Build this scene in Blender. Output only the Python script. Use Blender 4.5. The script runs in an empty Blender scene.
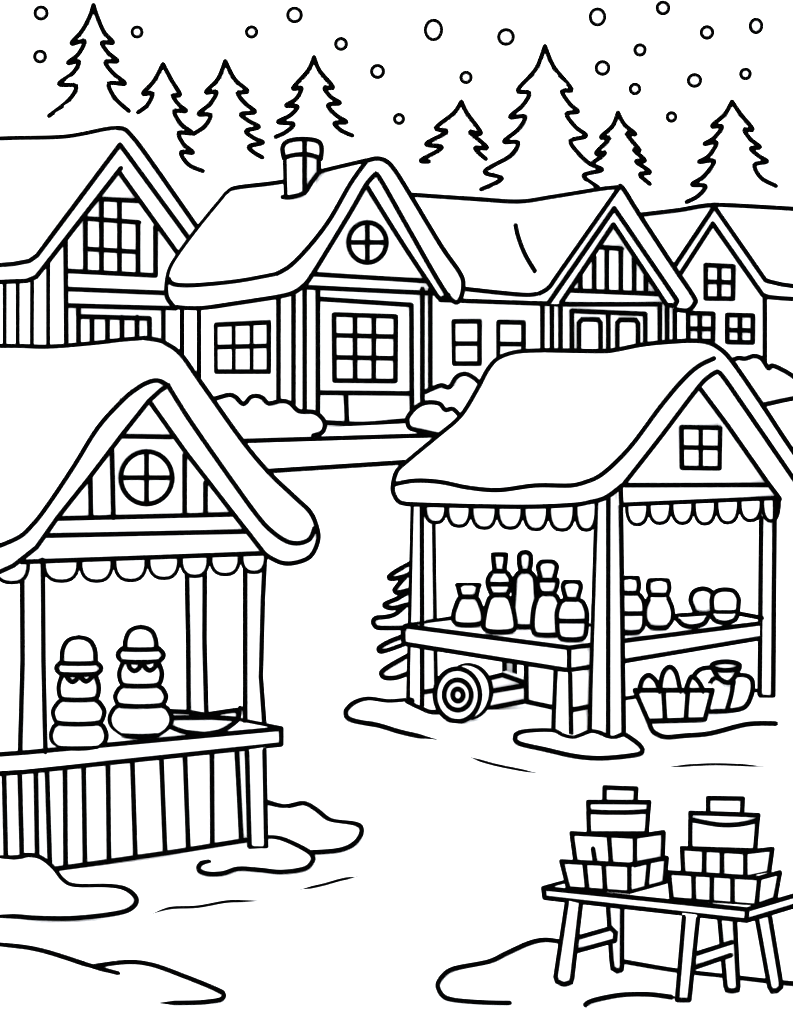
import bpy, bmesh, math, random
from mathutils import Vector
random.seed(7)
SC = bpy.context.scene
COL = SC.collection

# ------------------------------------------------------------------ camera
F, CX, Y0, H = 2600.0, 396.5, 155.0, 5.4      # focal length in pixels, principal column, horizon row, eye height
cam_d = bpy.data.cameras.new("camera")
cam = bpy.data.objects.new("camera", cam_d)
COL.objects.link(cam)
cam.location = (0, 0, H)
cam.rotation_euler = (math.radians(90), 0, 0)
cam_d.sensor_fit = 'VERTICAL'
cam_d.sensor_height = 36.0
cam_d.lens = F * 36.0 / 1024.0
cam_d.shift_y = -(512.0 - Y0) / 1024.0
cam_d.clip_start = 0.5
cam_d.clip_end = 3000.0
SC.camera = cam
SC.render.resolution_x, SC.render.resolution_y = 793, 1024

# ------------------------------------------------------------------ world, sun, exposure (snowy overcast day, high key)
SUN_EL, SUN_ROT = math.radians(48), math.radians(200)
world = bpy.data.worlds.new("World")
SC.world = world
world.use_nodes = True
wn, wl = world.node_tree.nodes, world.node_tree.links
sky = wn.new('ShaderNodeTexSky')
sky.sky_type = 'NISHITA'
sky.sun_disc = False
sky.sun_elevation = SUN_EL
sky.sun_rotation = SUN_ROT
sky.air_density = 1.0
sky.dust_density = 1.0
sky.ozone_density = 1.0
bg = wn['Background']
bg.inputs['Strength'].default_value = 0.15
veil = wn.new('ShaderNodeMix')                 # even snow cloud in front of most of the blue
veil.data_type = 'RGBA'
veil.inputs['Factor'].default_value = 0.85
veil.inputs[7].default_value = (4.0, 4.0, 4.0, 1)
wl.new(sky.outputs['Color'], veil.inputs[6])
wl.new(veil.outputs[2], bg.inputs['Color'])
sun_d = bpy.data.lights.new("sun", 'SUN')
sun_d.energy = 0.5
sun_d.angle = math.radians(30)
sun_d.color = (1.0, 0.97, 0.93)
sun = bpy.data.objects.new("sun", sun_d)
COL.objects.link(sun)
sdir = Vector((math.sin(SUN_ROT) * math.cos(SUN_EL), math.cos(SUN_ROT) * math.cos(SUN_EL), math.sin(SUN_EL)))
sun.rotation_euler = (-sdir).to_track_quat('-Z', 'Y').to_euler()
sun.location = sdir * 60
SC.view_settings.view_transform = 'Standard'
SC.view_settings.look = 'None'
SC.view_settings.gamma = 1.0
SC.view_settings.use_curve_mapping = False
SC.view_settings.exposure = 2.7
SC.cycles.max_bounces = 8
SC.cycles.diffuse_bounces = 6

# ------------------------------------------------------------------ materials
def white_mat(name, c, var, scale, rough):
    m = bpy.data.materials.new(name)
    m.use_nodes = True
    n, l = m.node_tree.nodes, m.node_tree.links
    p = n['Principled BSDF']
    p.inputs['Roughness'].default_value = rough
    p.inputs['Specular IOR Level'].default_value = 0.2
    tex = n.new('ShaderNodeTexNoise')
    tex.inputs['Scale'].default_value = scale
    tex.inputs['Detail'].default_value = 4
    co = n.new('ShaderNodeTexCoord')
    ramp = n.new('ShaderNodeValToRGB')
    ramp.color_ramp.elements[0].color = (c[0] - var, c[1] - var, c[2] - var, 1)
    ramp.color_ramp.elements[1].color = (c[0], c[1], c[2], 1)
    l.new(co.outputs['Object'], tex.inputs['Vector'])
    l.new(tex.outputs['Fac'], ramp.inputs['Fac'])
    l.new(ramp.outputs['Color'], p.inputs['Base Color'])
    return m
SNOW = white_mat('snow', (0.90, 0.90, 0.90), 0.03, 6, 0.9)
WOOD = white_mat('white_painted_wood', (0.84, 0.84, 0.84), 0.04, 14, 0.8)
PLASTER = white_mat('white_plaster', (0.84, 0.84, 0.84), 0.03, 9, 0.9)
CLOTH = white_mat('white_cloth', (0.84, 0.84, 0.84), 0.03, 30, 0.95)
CERAMIC = white_mat('white_glaze', (0.86, 0.86, 0.86), 0.02, 5, 0.6)
FIR = white_mat('snowed_needles', (0.88, 0.88, 0.88), 0.04, 12, 0.95)
INK = bpy.data.materials.new('black_line')
INK.use_nodes = True
_n = INK.node_tree.nodes
_n.remove(_n['Principled BSDF'])
_d = _n.new('ShaderNodeBsdfDiffuse')
_t = _n.new('ShaderNodeTexNoise')
_r = _n.new('ShaderNodeValToRGB')
_r.color_ramp.elements[0].color = (0, 0, 0, 1)
_r.color_ramp.elements[1].color = (0.0006, 0.0006, 0.0006, 1)
INK.node_tree.links.new(_t.outputs['Fac'], _r.inputs['Fac'])
INK.node_tree.links.new(_r.outputs['Color'], _d.inputs['Color'])
INK.node_tree.links.new(_d.outputs['BSDF'], _n['Material Output'].inputs['Surface'])

# ------------------------------------------------------------------ geometry helpers
EYE = Vector((0, 0, H))
def ray(x, y):
    return Vector(((x - CX) / F, 1.0, -(y - Y0) / F))
def at(x, y, d):
    return EYE + ray(x, y) * d
def G(x, y, z=0.0):                      # the point of the level plane z
    return at(x, y, F * (H - z) / (y - Y0))
class Plane:
    def __init__(s, p, n):
        s.p, s.n = Vector(p), Vector(n).normalized()
        if s.n.dot(EYE - s.p) < 0:
            s.n = -s.n
    def at(s, x, y):
        r = ray(x, y)
        return EYE + r * (s.n.dot(s.p - EYE) / s.n.dot(r))
    def off(s, t):                       # the same plane nearer the viewer
        return Plane(s.p + s.n * t, s.n)
def upright(p, ang):                     # vertical plane through p along the heading ang (degrees)
    a = math.radians(ang)
    return Plane(p, (-math.sin(a), math.cos(a), 0))
def facing(x, y, d):
    return Plane(at(x, y, d), -ray(x, y))
def head(ang):
    a = math.radians(ang)
    return Vector((math.cos(a), math.sin(a), 0))
def gy(pl, x):                           # row where an upright plane meets the ground
    return Y0 + F * H / pl.at(x, 300).y

def spline(p, closed=False, n=5):
    if len(p) < 3:
        return list(p)
    out = []
    m = len(p)
    for i in range(m if closed else m - 1):
        p1, p2 = p[i], p[(i + 1) % m]
        p0 = p[(i - 1) % m] if closed or i > 0 else p1
        p3 = p[(i + 2) % m] if closed or i + 2 < m else p2
        for k in range(n):
            t = k / n
            out.append(tuple(0.5 * (2 * b + (c - a) * t + (2 * a - 5 * b + 4 * c - d) * t * t + (3 * b - a - 3 * c + d) * t ** 3)
                             for a, b, c, d in zip(p0, p1, p2, p3)))
    if not closed:
        out.append(tuple(p[-1]))
    return out

def inset(px, t=1.9):
    """outline drawn in by t pixels, so that the edging stands proud of the body"""
    n = len(px)
    ar = sum(px[i][0] * px[(i + 1) % n][1] - px[(i + 1) % n][0] * px[i][1] for i in range(n))
    sg = 1 if ar > 0 else -1
    out = []
    for i in range(n):
        a, c, e = px[i - 1], px[i], px[(i + 1) % n]
        tx, ty = e[0] - a[0], e[1] - a[1]
        l = math.hypot(tx, ty) or 1.0
        out.append((c[0] - sg * ty / l * t, c[1] + sg * tx / l * t))
    return out
LW = 5.5                                 # line thickness as seen, in pixels
class B:
    """collects shapes and becomes ONE mesh object: slot 0 the body, slot 1 the black edging"""
    def __init__(s):
        s.bm = bmesh.new()
    def face(s, vs, mi=0):
        try:
            f = s.bm.faces.new(vs)
            f.material_index = mi
            return f
        except ValueError:
            return None
    # ---- bodies
    def prism(s, pts, back):
        back = Vector(back)
        n = len(pts)
        a = [s.bm.verts.new(p) for p in pts]
        b = [s.bm.verts.new(Vector(p) + back) for p in pts]
        s.face(a)
        s.face(list(reversed(b)))
        for i in range(n):
            s.face((a[i], b[i], b[(i + 1) % n], a[(i + 1) % n]))
    def slab(s, px, pl, back, smooth=False):
        if smooth:
            px = spline(px, True)
        s.prism([pl.at(*q) for q in px], back)
    def hexa(s, bl, bc, br, tl, tc, tr, edges=True, bottom=True, top=True, w=LW):
        bk, tk = bl + br - bc, tl + tr - tc
        v = [s.bm.verts.new(p) for p in (bl, bc, br, bk, tl, tc, tr, tk)]
        for q in ((0, 1, 5, 4), (1, 2, 6, 5), (2, 3, 7, 6), (3, 0, 4, 7), (4, 5, 6, 7), (3, 2, 1, 0)):
            s.face([v[i] for i in q])
        if edges:
            for a, b in ((bl, tl), (bc, tc), (br, tr)):
                s.tube([a, b], w)
            if top:
                s.tube([tl, tc, tr], w)
            if bottom:
                s.tube([bl, bc, br], w)
    def puff(s, px, pl, T, smooth=True, back=None):
        if smooth:
            px = spline(px, True, 4)
        px = inset(px)
        P = [pl.at(*q) for q in px]
        c = sum(P, Vector()) / len(P)
        n = len(P)
        ts = (0.0, 0.3, 0.6, 0.85)
        base = [s.bm.verts.new(p) for p in P]
        for sg, TT in ((1, T), (-1, back if back is not None else T)):
            prev = base
            for t in ts[1:]:
                k = math.sqrt(1 - t * t)
                ring = [s.bm.verts.new(c + (p - c) * k + pl.n * (sg * t * TT)) for p in P]
                for i in range(n):
                    s.face((prev[i], prev[(i + 1) % n], ring[(i + 1) % n], ring[i]))
                prev = ring
            tip = s.bm.verts.new(c + pl.n * (sg * TT))
            for i in range(n):
                s.face((prev[i], prev[(i + 1) % n], tip))
    def drift(s, px, h=0.03, smooth=True):
        if smooth:
            px = spline(px, True, 4)
        P = [G(*q) for q in px]
        c = sum(P, Vector()) / len(P)
        n = len(P)
        low = [s.bm.verts.new(p + Vector((0, 0, -0.03))) for p in P]
        prev = low
        for k, z in ((1.0, 0.003), (0.85, 0.5), (0.6, 0.8), (0.3, 0.97)):
            ring = [s.bm.verts.new(c + (p - c) * k + Vector((0, 0, z * h if k < 1 else z))) for p in P]
            for i in range(n):
                s.face((prev[i], prev[(i + 1) % n], ring[(i + 1) % n], ring[i]))
            prev = ring
        s.face(prev)
        s.face(list(reversed(low)))
    def lathe(s, prof, xc, d, k=0.8, seg=28):
        """prof: (row, half width) in pixels from top to bottom round the axis at column xc, depth d"""
        rings = []
        for i, (y, hw) in enumerate(prof):
            c = at(xc, y + (1.8 if i == 0 else 0), d)
            r = max(hw - 1.8, 0.05) * d / F
            rings.append([s.bm.verts.new(c + Vector((r * math.cos(a), -r * k * math.sin(a), 0)))
                          for a in [2 * math.pi * i / seg for i in range(seg)]])
        for a, b in zip(rings, rings[1:]):
            for i in range(seg):
                s.face((a[i], a[(i + 1) % seg], b[(i + 1) % seg], b[i]))
        s.face(rings[0])
        s.face(list(reversed(rings[-1])))
    def hoop(s, y, hw, xc, d, k=0.8, w=LW, full=True, sag=1.0):
        c = at(xc, y, d)
        e = (y - Y0) / F * (1 - sag)
        r = hw * d / F
        n = 32
        a = [2 * math.pi * i / n for i in range(n)] if full else [math.pi * i / 18 for i in range(19)]
        s.tube([c + Vector((r * math.cos(t), -r * k * math.sin(t), r * k * math.sin(t) * e)) for t in a], w, closed=full)
    # ---- edging
    def tube(s, P, w=LW, closed=False, taper=False, seg=7, proud=True):
        P = [Vector(p) for p in P]
        if proud:                            # a bead lies on its surface instead of half inside it
            P = [p + (EYE - p).normalized() * (0.5 * w * p.y / F) for p in P]
        Q = [P[0]]
        for p in P[1:]:
            if (p - Q[-1]).length > 1e-5:
                Q.append(p)
        if closed and (Q[0] - Q[-1]).length < 1e-5:
            Q.pop()
        P = Q
        n = len(P)
        if n < 2:
            return
        # break at sharp corners so that every stroke ends round, as from a pen
        def sharp(i):
            a, b = (P[i] - P[i - 1]).normalized(), (P[(i + 1) % n] - P[i]).normalized()
            return a.dot(b) < 0.35
        idx = [i for i in (range(n) if closed else range(1, n - 1)) if sharp(i)]
        if closed and idx:
            k = idx[0]
            P = P[k:] + P[:k] + [P[k]]
            return s.tube(P, w, False, taper, seg, False)
        if idx:
            st = 0
            for i in idx + [n - 1]:
                s.tube(P[st:i + 1], w, False, taper, seg, False)
                st = i
            return
        L = [0.0]
        for a, b in zip(P, P[1:]):
            L.append(L[-1] + (b - a).length)
        def rad(i):
            r = 0.5 * w * P[i].y / F
            if taper:
                u = L[i] / L[-1]
                r *= max(0.3, min(1.0, 4 * u + 0.2, 4 * (1 - u) + 0.2))
            return r
        ref = None
        rings = []
        for i in range(n):
            t0 = (P[i] - P[i - 1]).normalized() if (i > 0 or closed) else None
            t1 = (P[(i + 1) % n] - P[i]).normalized() if (i < n - 1 or closed) else None
            t = ((t0 or t1) + (t1 or t0)).normalized()
            if ref is None:
                ref = t.orthogonal().normalized()
            ref = (ref - t * ref.dot(t))
            ref = ref.normalized() if ref.length > 1e-6 else t.orthogonal().normalized()
            bi = t.cross(ref)
            e, sc = None, 1.0
            if t0 and t1:
                e = t1 - t0
                e = e - t * e.dot(t)
                if e.length > 1e-4:
                    e.normalize()
                    sc = min(1.5, 1 / max(0.3, t.dot(t1)))
                else:
                    e = None
            r = rad(i)
            ring = []
            for j in range(seg):
                a = 2 * math.pi * j / seg
                o = (ref * math.cos(a) + bi * math.sin(a)) * r
                if e:
                    o = o + e * (o.dot(e) * (sc - 1))
                ring.append(o)
            if i == 0 and not closed:
                rings.append([P[i] - t * r * 0.8 + o * 0.55 for o in ring])
            rings.append([P[i] + o for o in ring])
            if i == n - 1 and not closed:
                rings.append([P[i] + t * r * 0.8 + o * 0.55 for o in ring])
        V = [[s.bm.verts.new(p) for p in r] for r in rings]
        m = len(V)
        for i in range(m if closed else m - 1):
            a, b = V[i], V[(i + 1) % m]
            sh = 0
            if closed and i == m - 1:            # best match where the frame closes
                sh = min(range(seg), key=lambda q: sum((a[j].co - b[(j + q) % seg].co).length for j in range(seg)))
            for j in range(seg):
                s.face((a[j], a[(j + 1) % seg], b[(j + 1 + sh) % seg], b[(j + sh) % seg]), 1)
        if not closed:
            s.face(list(reversed(V[0])), 1)
            s.face(V[-1], 1)
    def ink(s, px, pl, w=LW, closed=False, smooth=False, taper=False):
        if smooth:
            px = spline(px, closed)
        f = pl.at if isinstance(pl, Plane) else pl
        s.tube([f(*q) for q in px], w, closed, taper)
    def build(s, name, mat, parent=None, loc=None):
        root = parent
        while root is not None and root.parent is not None:
            root = root.parent
        loc = Vector(root.location) if root is not None else Vector(loc or (0, 0, 0))
        for v in s.bm.verts:
            v.co -= loc
        bmesh.ops.recalc_face_normals(s.bm, faces=s.bm.faces)
        me = bpy.data.meshes.new(name)
        s.bm.to_mesh(me)
        s.bm.free()
        me.materials.append(mat)
        me.materials.append(INK)
        o = bpy.data.objects.new(name, me)
        COL.objects.link(o)
        if parent is not None:
            o.parent = parent
        else:
            o.location = loc
        return o

def tag(o, label, cat, group=None):
    o['label'] = label
    o['category'] = cat
    if group:
        o['group'] = group
    return o
def thing(name, loc, label, cat, group=None):
    o = bpy.data.objects.new(name, None)
    COL.objects.link(o)
    o.location = loc
    o.empty_display_size = 0.3
    return tag(o, label, cat, group)
def structure(o):
    o['kind'] = 'structure'
    return o
def mix(a, b, t):
    return (a[0] + (b[0] - a[0]) * t, a[1] + (b[1] - a[1]) * t)

def window(parent, pl, c, vs, hs, thick=0.05, mat=WOOD, lift=0.02):
    """c: corners TL TR BR BL; vs, hs: fractions of the glazing bars"""
    p = pl.off(lift)
    b = B()
    b.slab(c, p, -p.n * (thick + lift))
    b.ink(c, p, closed=True)
    for f in vs:
        b.ink([mix(c[0], c[1], f), mix(c[3], c[2], f)], p)
    for f in hs:
        b.ink([mix(c[0], c[3], f), mix(c[1], c[2], f)], p)
    return b.build('window', mat, parent)
def round_window(parent, pl, cx, cy, rx, ry, lift=0.02):
    p = pl.off(lift)
    e = [(cx + rx * math.cos(t), cy + ry * math.sin(t)) for t in [2 * math.pi * i / 36 for i in range(36)]]
    b = B()
    b.slab(e, p, -p.n * (0.05 + lift))
    b.ink(e, p, closed=True)
    b.ink([(cx, cy - ry), (cx, cy + ry)], p)
    b.ink([(cx - rx, cy), (cx + rx, cy)], p)
    return b.build('window', WOOD, parent)
def board(parent, name, px, pl, thick=0.05, lines=(), mat=WOOD, lift=0.01, outline=True, smooth=False):
    p = pl.off(lift)
    b = B()
    b.slab(px, p, -p.n * (thick + lift), smooth)
    if outline:
        b.ink(px, p, closed=True, smooth=smooth)
    for l in lines:
        b.ink(l, p)
    return b.build(name, mat, parent)
def slope_plane(p1, p2, dirv):
    return Plane(p1, (p2 - p1).cross(dirv))
def clip_behind(P, pl, gap=0.015):
    out = []
    f = lambda p: (p - pl.p).dot(pl.n) + gap
    for a, c in zip(P, P[1:] + P[:1]):
        fa, fc = f(a), f(c)
        if fa <= 0:
            out.append(a)
        if (fa < 0 < fc) or (fc < 0 < fa):
            out.append(a + (c - a) * (fa / (fa - fc)))
    return out
def two(sp, gf):                         # a point of the slope, or of the gable plane where the slope has ended
    def m(x, y):
        a, c = sp.at(x, y), gf.at(x, y)
        return a if a.y > c.y else c
    return m
def roof_shell(b, gf, sp, slope, band, peak, reave, far, band_back=0.3, thick=0.14):
    """snow roof: seen slope, gable band, and the slope on the far side of the ridge"""
    b.prism(clip_behind([sp.at(*q) for q in slope], gf), (0, thick, 0))
    b.slab(band, gf, (0, band_back, 0))
    pk, re = gf.at(*peak), gf.at(*reave)
    bv = sp.at(*far) - pk
    pk = pk - gf.n * 0.02
    re = re - gf.n * 0.02
    b.prism([pk, re, re + bv, pk + bv], (0, 0, -thick))

# ------------------------------------------------------------------ the setting
def hill(y):
    t = max(0.0, min(1.0, (y - 68.0) / 22.0))
    return 3.3 * t * t * (3 - 2 * t)
b = B()
xs = [-900, -400, -200, -100, -60, -30, -15, 0, 15, 30, 60, 100, 200, 400, 900]
ys = [-120, -40, 0, 10, 20, 30, 40, 50, 60, 68] + [70 + 2 * i for i in range(11)] + [100, 150, 300, 700, 1600]
grid = [[b.bm.verts.new((x, y, hill(y))) for x in xs] for y in ys]
for r0, r1 in zip(grid, grid[1:]):
    for i in range(len(xs) - 1):
        b.face((r0[i], r0[i + 1], r1[i + 1], r1[i]))
for st in ([(152, 914), (162, 910), (174, 907.5), (197.7, 906.6), (225.5, 901.6), (245, 901), (262.8, 900.8)],
           [(300, 889.5), (321.3, 885), (341.5, 879.4), (358, 876.4)],
           [(470, 757), (485, 762), (503, 766.5), (537, 773)],
           [(667.6, 767), (690, 765.3), (713.8, 764.3), (740, 765), (764, 766.5)]):
    b.ink(st, lambda x, y: G(x, y, 0.008), w=3.3, smooth=True, taper=True)
b.ink([(407, 701.8), (414, 705.5), (422, 709), (430, 712), (441, 712)], lambda x, y: G(x, y, 0.018), smooth=True)
b.ink([(624.4, 699), (640, 696.6)], lambda x, y: G(x, y, 0.004))
b.ink([(748, 691.8), (760, 690.6)], lambda x, y: G(x, y, 0.004))
structure(b.build('ground', SNOW))

b = B()
top = [(-160, 452.5), (60, 446.5), (244, 441), (439, 435), (640, 428.5), (900, 421)]
bot = [(900, 436), (640, 449), (406, 462), (267, 471), (60, 484), (-160, 498)]
v = [b.bm.verts.new(G(x, y, 0.004)) for x, y in top + bot]
b.face(v)
b.ink([(150, 444), (244, 441), (439, 435), (560, 431)], lambda x, y: G(x, y, 0.045))
b.ink([(180, 476.5), (267, 471), (406, 462), (560, 453.5)], lambda x, y: G(x, y, 0.045))
structure(b.build('lane', SNOW))

# ------------------------------------------------------------------ fir trees on the hill
def fir(apex, left, right, d, label):
    base_y = max(left[-1][1], right[-1][1])
    c0 = at(apex[0], base_y, d)
    gz = hill(d)
    t = thing('fir_tree', (c0.x, d, gz), label, 'tree', 'fir trees behind the houses')
    L, R = spline([apex] + left), spline([apex] + right)
    b = B()
    n, seg = 44, 20
    def reach(p, y):                     # narrowest reach of one side near row y
        v = [abs(q[0] - apex[0]) for q in p if abs(q[1] - y) < 2.5]
        if not v:
            v = [min((abs(q[1] - y), abs(q[0] - apex[0])) for q in p)[1]]
        return max(0.05, min(v) - 3.0)
    rings = []
    for i in range(n):
        y = apex[1] + 2 + (base_y - 2 - apex[1]) * i / (n - 1)
        rl, rr = reach(L, y), reach(R, y)
        ring = []
        for k in range(seg):
            a = 2 * math.pi * k / seg
            f = 0.5 + 0.5 * math.cos(a)
            r = (rl * (1 - f) + rr * f) * d / F
            ring.append(b.bm.verts.new(at(apex[0], y, d) + Vector((r * math.cos(a), r * 0.9 * math.sin(a), 0))))
        rings.append(ring)
    for r0, r1 in zip(rings, rings[1:]):
        for k in range(seg):
            b.face((r0[k], r0[(k + 1) % seg], r1[(k + 1) % seg], r1[k]))
    b.face(rings[0])
    b.face(list(reversed(rings[-1])))
    b.ink(list(reversed(L)) + R[1:], lambda x, y: at(x, y, d - 0.06))
    b.build('crown', FIR, t)
    b = B()
    zt = at(0, base_y, d).z + 0.6
    seg = 10
    r0 = [b.bm.verts.new(Vector((c0.x + 0.16 * math.cos(a), d + 0.16 * math.sin(a), gz - 0.1))) for a in [2 * math.pi * i / seg for i in range(seg)]]
    r1 = [b.bm.verts.new(Vector((c0.x + 0.09 * math.cos(a), d + 0.09 * math.sin(a), zt))) for a in [2 * math.pi * i / seg for i in range(seg)]]
    for i in range(seg):
        b.face((r0[i], r0[(i + 1) % seg], r1[(i + 1) % seg], r1[i]))
    b.face(r1)
    b.build('trunk', FIR, t)
fir((93.5, 5), [(90, 16), (82, 31), (71.5, 43.5), (84.5, 41), (78.5, 54), (68, 63), (79, 61.5), (73, 73), (59, 84), (76, 86), (69, 100), (49, 116)],
    [(97, 16), (104, 32), (113, 42.5), (102, 42.5), (108, 52.5), (117.5, 61), (105.5, 62), (113, 73), (125, 83.5), (109, 83.5), (115, 98), (129, 111)], 98,
    'tall fir tree farthest left, its top at the upper edge of the picture')
fir((163, 64), [(154, 81), (143, 93.5), (152.5, 93.5), (147.5, 105), (138, 112.5)],
    [(172, 81), (180, 94.5), (173, 96), (179, 105), (186, 111), (174.5, 111.5), (181, 124), (192, 133), (179, 133), (183.5, 144), (193, 152.5), (181, 152.5), (188.5, 164.5), (203, 171)], 100,
    'lopsided fir tree whose right side reaches far lower than its left')
fir((225.3, 61), [(218, 79), (206, 92), (216.5, 92), (210, 104), (198.5, 114), (210.5, 115), (205, 126), (193.5, 134)],
    [(234.5, 79), (247.5, 91), (238, 93.5), (246, 104), (255, 112), (241, 114), (249, 121), (259, 127), (246, 131), (254, 138), (263, 142.5), (249, 146.5), (254, 152.5), (262.5, 157.5)], 99,
    'fir tree left of the chimney, with five jagged tiers on its right side')
fir((314, 57), [(308, 70.5), (293, 88), (301.5, 88), (296, 99), (286, 105.5), (297.5, 106.5), (290, 115.5), (278, 122), (293.5, 124), (286, 132), (275.5, 137)],
    [(319.5, 70.5), (333, 87), (324.5, 88), (331, 97), (340, 103), (328, 105), (336, 115), (346.5, 122), (334.5, 123), (341.5, 130.5), (352.5, 135.5)], 101,
    'fir tree standing straight above the chimney')
fir((461.5, 101.5), [(454, 113), (436, 128), (446.5, 132), (426, 144), (442, 147.5), (421, 160), (429, 161.5)],
    [(467, 113), (481, 133), (470, 132), (487, 147.5), (475, 148), (486, 159)], 104,
    'small squat fir tree left of the tallest fir tree')
fir((545, 46), [(536, 69), (518, 90), (529, 93), (523, 105), (510, 117), (525, 116.5), (518, 129.5), (504, 141.5), (518, 142.5), (510, 156), (484.5, 171.5), (502, 178.5), (481, 189.5)],
    [(554, 67), (571.5, 89), (562, 91), (570, 104), (578, 111.5), (566.5, 114), (575.5, 127), (586, 136), (570.5, 141), (579, 154), (590, 164), (602, 170), (583.5, 175.5), (598.5, 187.5)], 94,
    'tallest and widest fir tree, rising behind the long roof')
fir((618, 112.5), [(612.5, 126), (601, 137), (609, 138.5), (596, 153), (605, 153), (592.5, 163)],
    [(624.5, 124.5), (635.5, 134), (627, 134), (639.5, 150), (634, 150), (645, 160.5), (636, 161.5), (650, 172), (640, 174.5), (650, 184)], 103,
    'small narrow fir tree touching the right side of the tallest fir')
fir((732, 101.5), [(724.5, 114.5), (712, 126), (722, 126.5), (714, 138), (704.5, 144), (716.5, 142.5), (708.5, 156), (699, 162), (714, 161), (704, 176), (692, 184.5), (705.5, 186), (698, 196), (686.5, 202)],
    [(741, 114.5), (752.5, 129), (744.5, 130), (751, 139.5), (760, 147), (751, 148.5), (759, 156), (767, 161.5), (754.5, 165), (761, 178), (776, 186)], 96,
    'fir tree farthest right, above the narrow house at the right edge')

# ------------------------------------------------------------------ falling snowflakes
flakes = [
    (41, 13, 6.2, 1, 'snowflake at the upper edge, left of the leftmost fir'),
    (40, 56.5, 5.6, 1, 'snowflake floating left of the leftmost fir at half its height'),
    (137, 32, 5.2, 1, 'snowflake between the leftmost fir and the lopsided fir'),
    (251.5, 32, 5.3, 1, 'snowflake high above the gap between the third and fourth firs from the left'),
    (294.5, 15, 7, 1, 'snowflake at the upper edge, above left of the fir over the chimney'),
    (341, 44, 5.6, 1, 'snowflake beside the top of the fir over the chimney, just right of it'),
    (377.5, 71.5, 6.2, 1, 'middle snowflake of the slanting row of three right of the fir over the chimney'),
    (399, 119, 4.7, 1, 'small snowflake hanging lowest, above the round-window gable'),
    (433.5, 30, 8.3, 1.2, 'largest snowflake, a tall oval in the middle of the sky'),
    (506, 37, 7.5, 1, 'big round snowflake left of the tip of the tallest fir'),
    (466, 77.5, 5.3, 1, 'snowflake right above the small squat fir'),
    (597.5, 17, 7.4, 1.1, 'snowflake at the upper edge, right of the tip of the tallest fir'),
    (602.5, 68, 6.5, 1, 'snowflake beside the upper right flank of the tallest fir'),
    (640, 50, 5.3, 1, 'upper one of two small snowflakes above the small narrow fir'),
    (635, 89, 4.9, 1, 'lower one of two small snowflakes above the small narrow fir'),
    (663, 8, 6, 1, 'topmost snowflake right of centre, at the upper edge'),
    (707, 32.5, 5.9, 1, 'snowflake high above the rightmost fir, left of its tip'),
    (756, 26, 5.9, 1.15, 'slightly oval snowflake in the upper right corner of the sky'),
    (694.5, 80.5, 6.3, 0.95, 'snowflake left of the tip of the rightmost fir'),
    (745.5, 74, 4.9, 1, 'small snowflake just above right of the tip of the rightmost fir'),
    (671.5, 117, 4.4, 1, 'tiny snowflake between the small narrow fir and the rightmost fir'),
]
for i, (x, y, r, asp, lab) in enumerate(flakes):
    d = 34 + 1.7 * (i * 7 % 11)
    pl = facing(x, y, d)
    px = [(x + r * math.cos(t), y + r * asp * math.sin(t)) for t in [2 * math.pi * k / 24 for k in range(24)]]
    b = B()
    b.puff(px, pl, 0.8 * r * d / F, smooth=False)
    b.ink(px, pl, closed=True, w=3.9)
    tag(b.build('snowflake', SNOW, loc=at(x, y, d)), lab, 'snowflake', 'falling snowflakes')

# ------------------------------------------------------------------ house at the left edge
A1 = 25
g = upright(at(66, 400, 57), A1)
gf = g.off(0.35)
D1 = Vector((-math.sin(math.radians(A1)), math.cos(math.radians(A1)), 0))
side = Plane(g.at(66, 300), head(A1))
h = thing('house', G(66, gy(g, 66)), 'house at the left edge with a many-paned gable window and board walls', 'house', 'houses along the lane')
b = B()
b.slab([(66, gy(g, 66)), (66, 240), (119, 168), (164, 230), (164, gy(g, 164))], g, D1 * 6.0)
for l in ([(65.5, 240), (66.5, 400)], [(163.5, 309), (163.5, 400)]):
    b.ink(l, g)
for l in ([(18, 279), (18, 400)], [(32.5, 277), (32, 400)], [(48.5, 262), (48.5, 400)], [(5, 280), (5, 400)]):
    b.ink(l, side.off(0.01))
b.build('wall', WOOD, h)
sp = slope_plane(gf.at(118, 132), gf.at(38, 262), D1)
b = B()
roof_shell(b, gf, sp,
           [(-40, 140), (13, 138), (66, 136.5), (106, 129), (116.5, 128), (120, 144.5), (37, 255.5), (29, 261), (-40, 268)],
           [(-40, 268), (13, 264), (29, 261), (37, 252), (98, 158), (112, 134), (116.5, 128), (124, 129), (130, 134), (145.5, 153.5), (198.5, 229), (226, 268),
            (190, 271), (178, 254), (120, 171), (42.5, 269), (36, 277), (26.5, 281), (-40, 284)],
           (119, 131), (214, 252), (-40, 140))
b.ink([(-40, 140), (13, 138), (66, 136.5), (106, 129), (116.5, 128)], two(sp, gf), smooth=True)
b.ink([(116.5, 128), (124, 129), (130, 134), (145.5, 153.5), (198.5, 229), (224, 266)], gf, smooth=True)
b.ink([(-40, 268), (13, 264), (29, 261), (37, 255.5), (120, 144.5), (190, 240), (208, 265)], gf)
b.ink([(-40, 284), (13, 281.5), (26.5, 281), (36, 277), (42.5, 269), (121, 168)], gf)
b.ink([(119, 172), (178, 254), (190, 271)], gf)
b.build('roof', SNOW, h)
p = g.off(0.02)
b = B()
b.slab([(85, 218.5), (101, 199), (139, 201), (139, 273), (85, 271)], p, -p.n * 0.07)
for l in ([(98, 199), (139, 201)], [(85.5, 216), (85.5, 270)], [(101.5, 199), (101.5, 271)], [(119.5, 200), (119.5, 272)], [(138, 222.5), (138, 273)],
          [(85, 218.5), (139, 222.5)], [(86, 249), (138, 252)]):
    b.ink(l, p)
b.build('window', WOOD, h)
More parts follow.
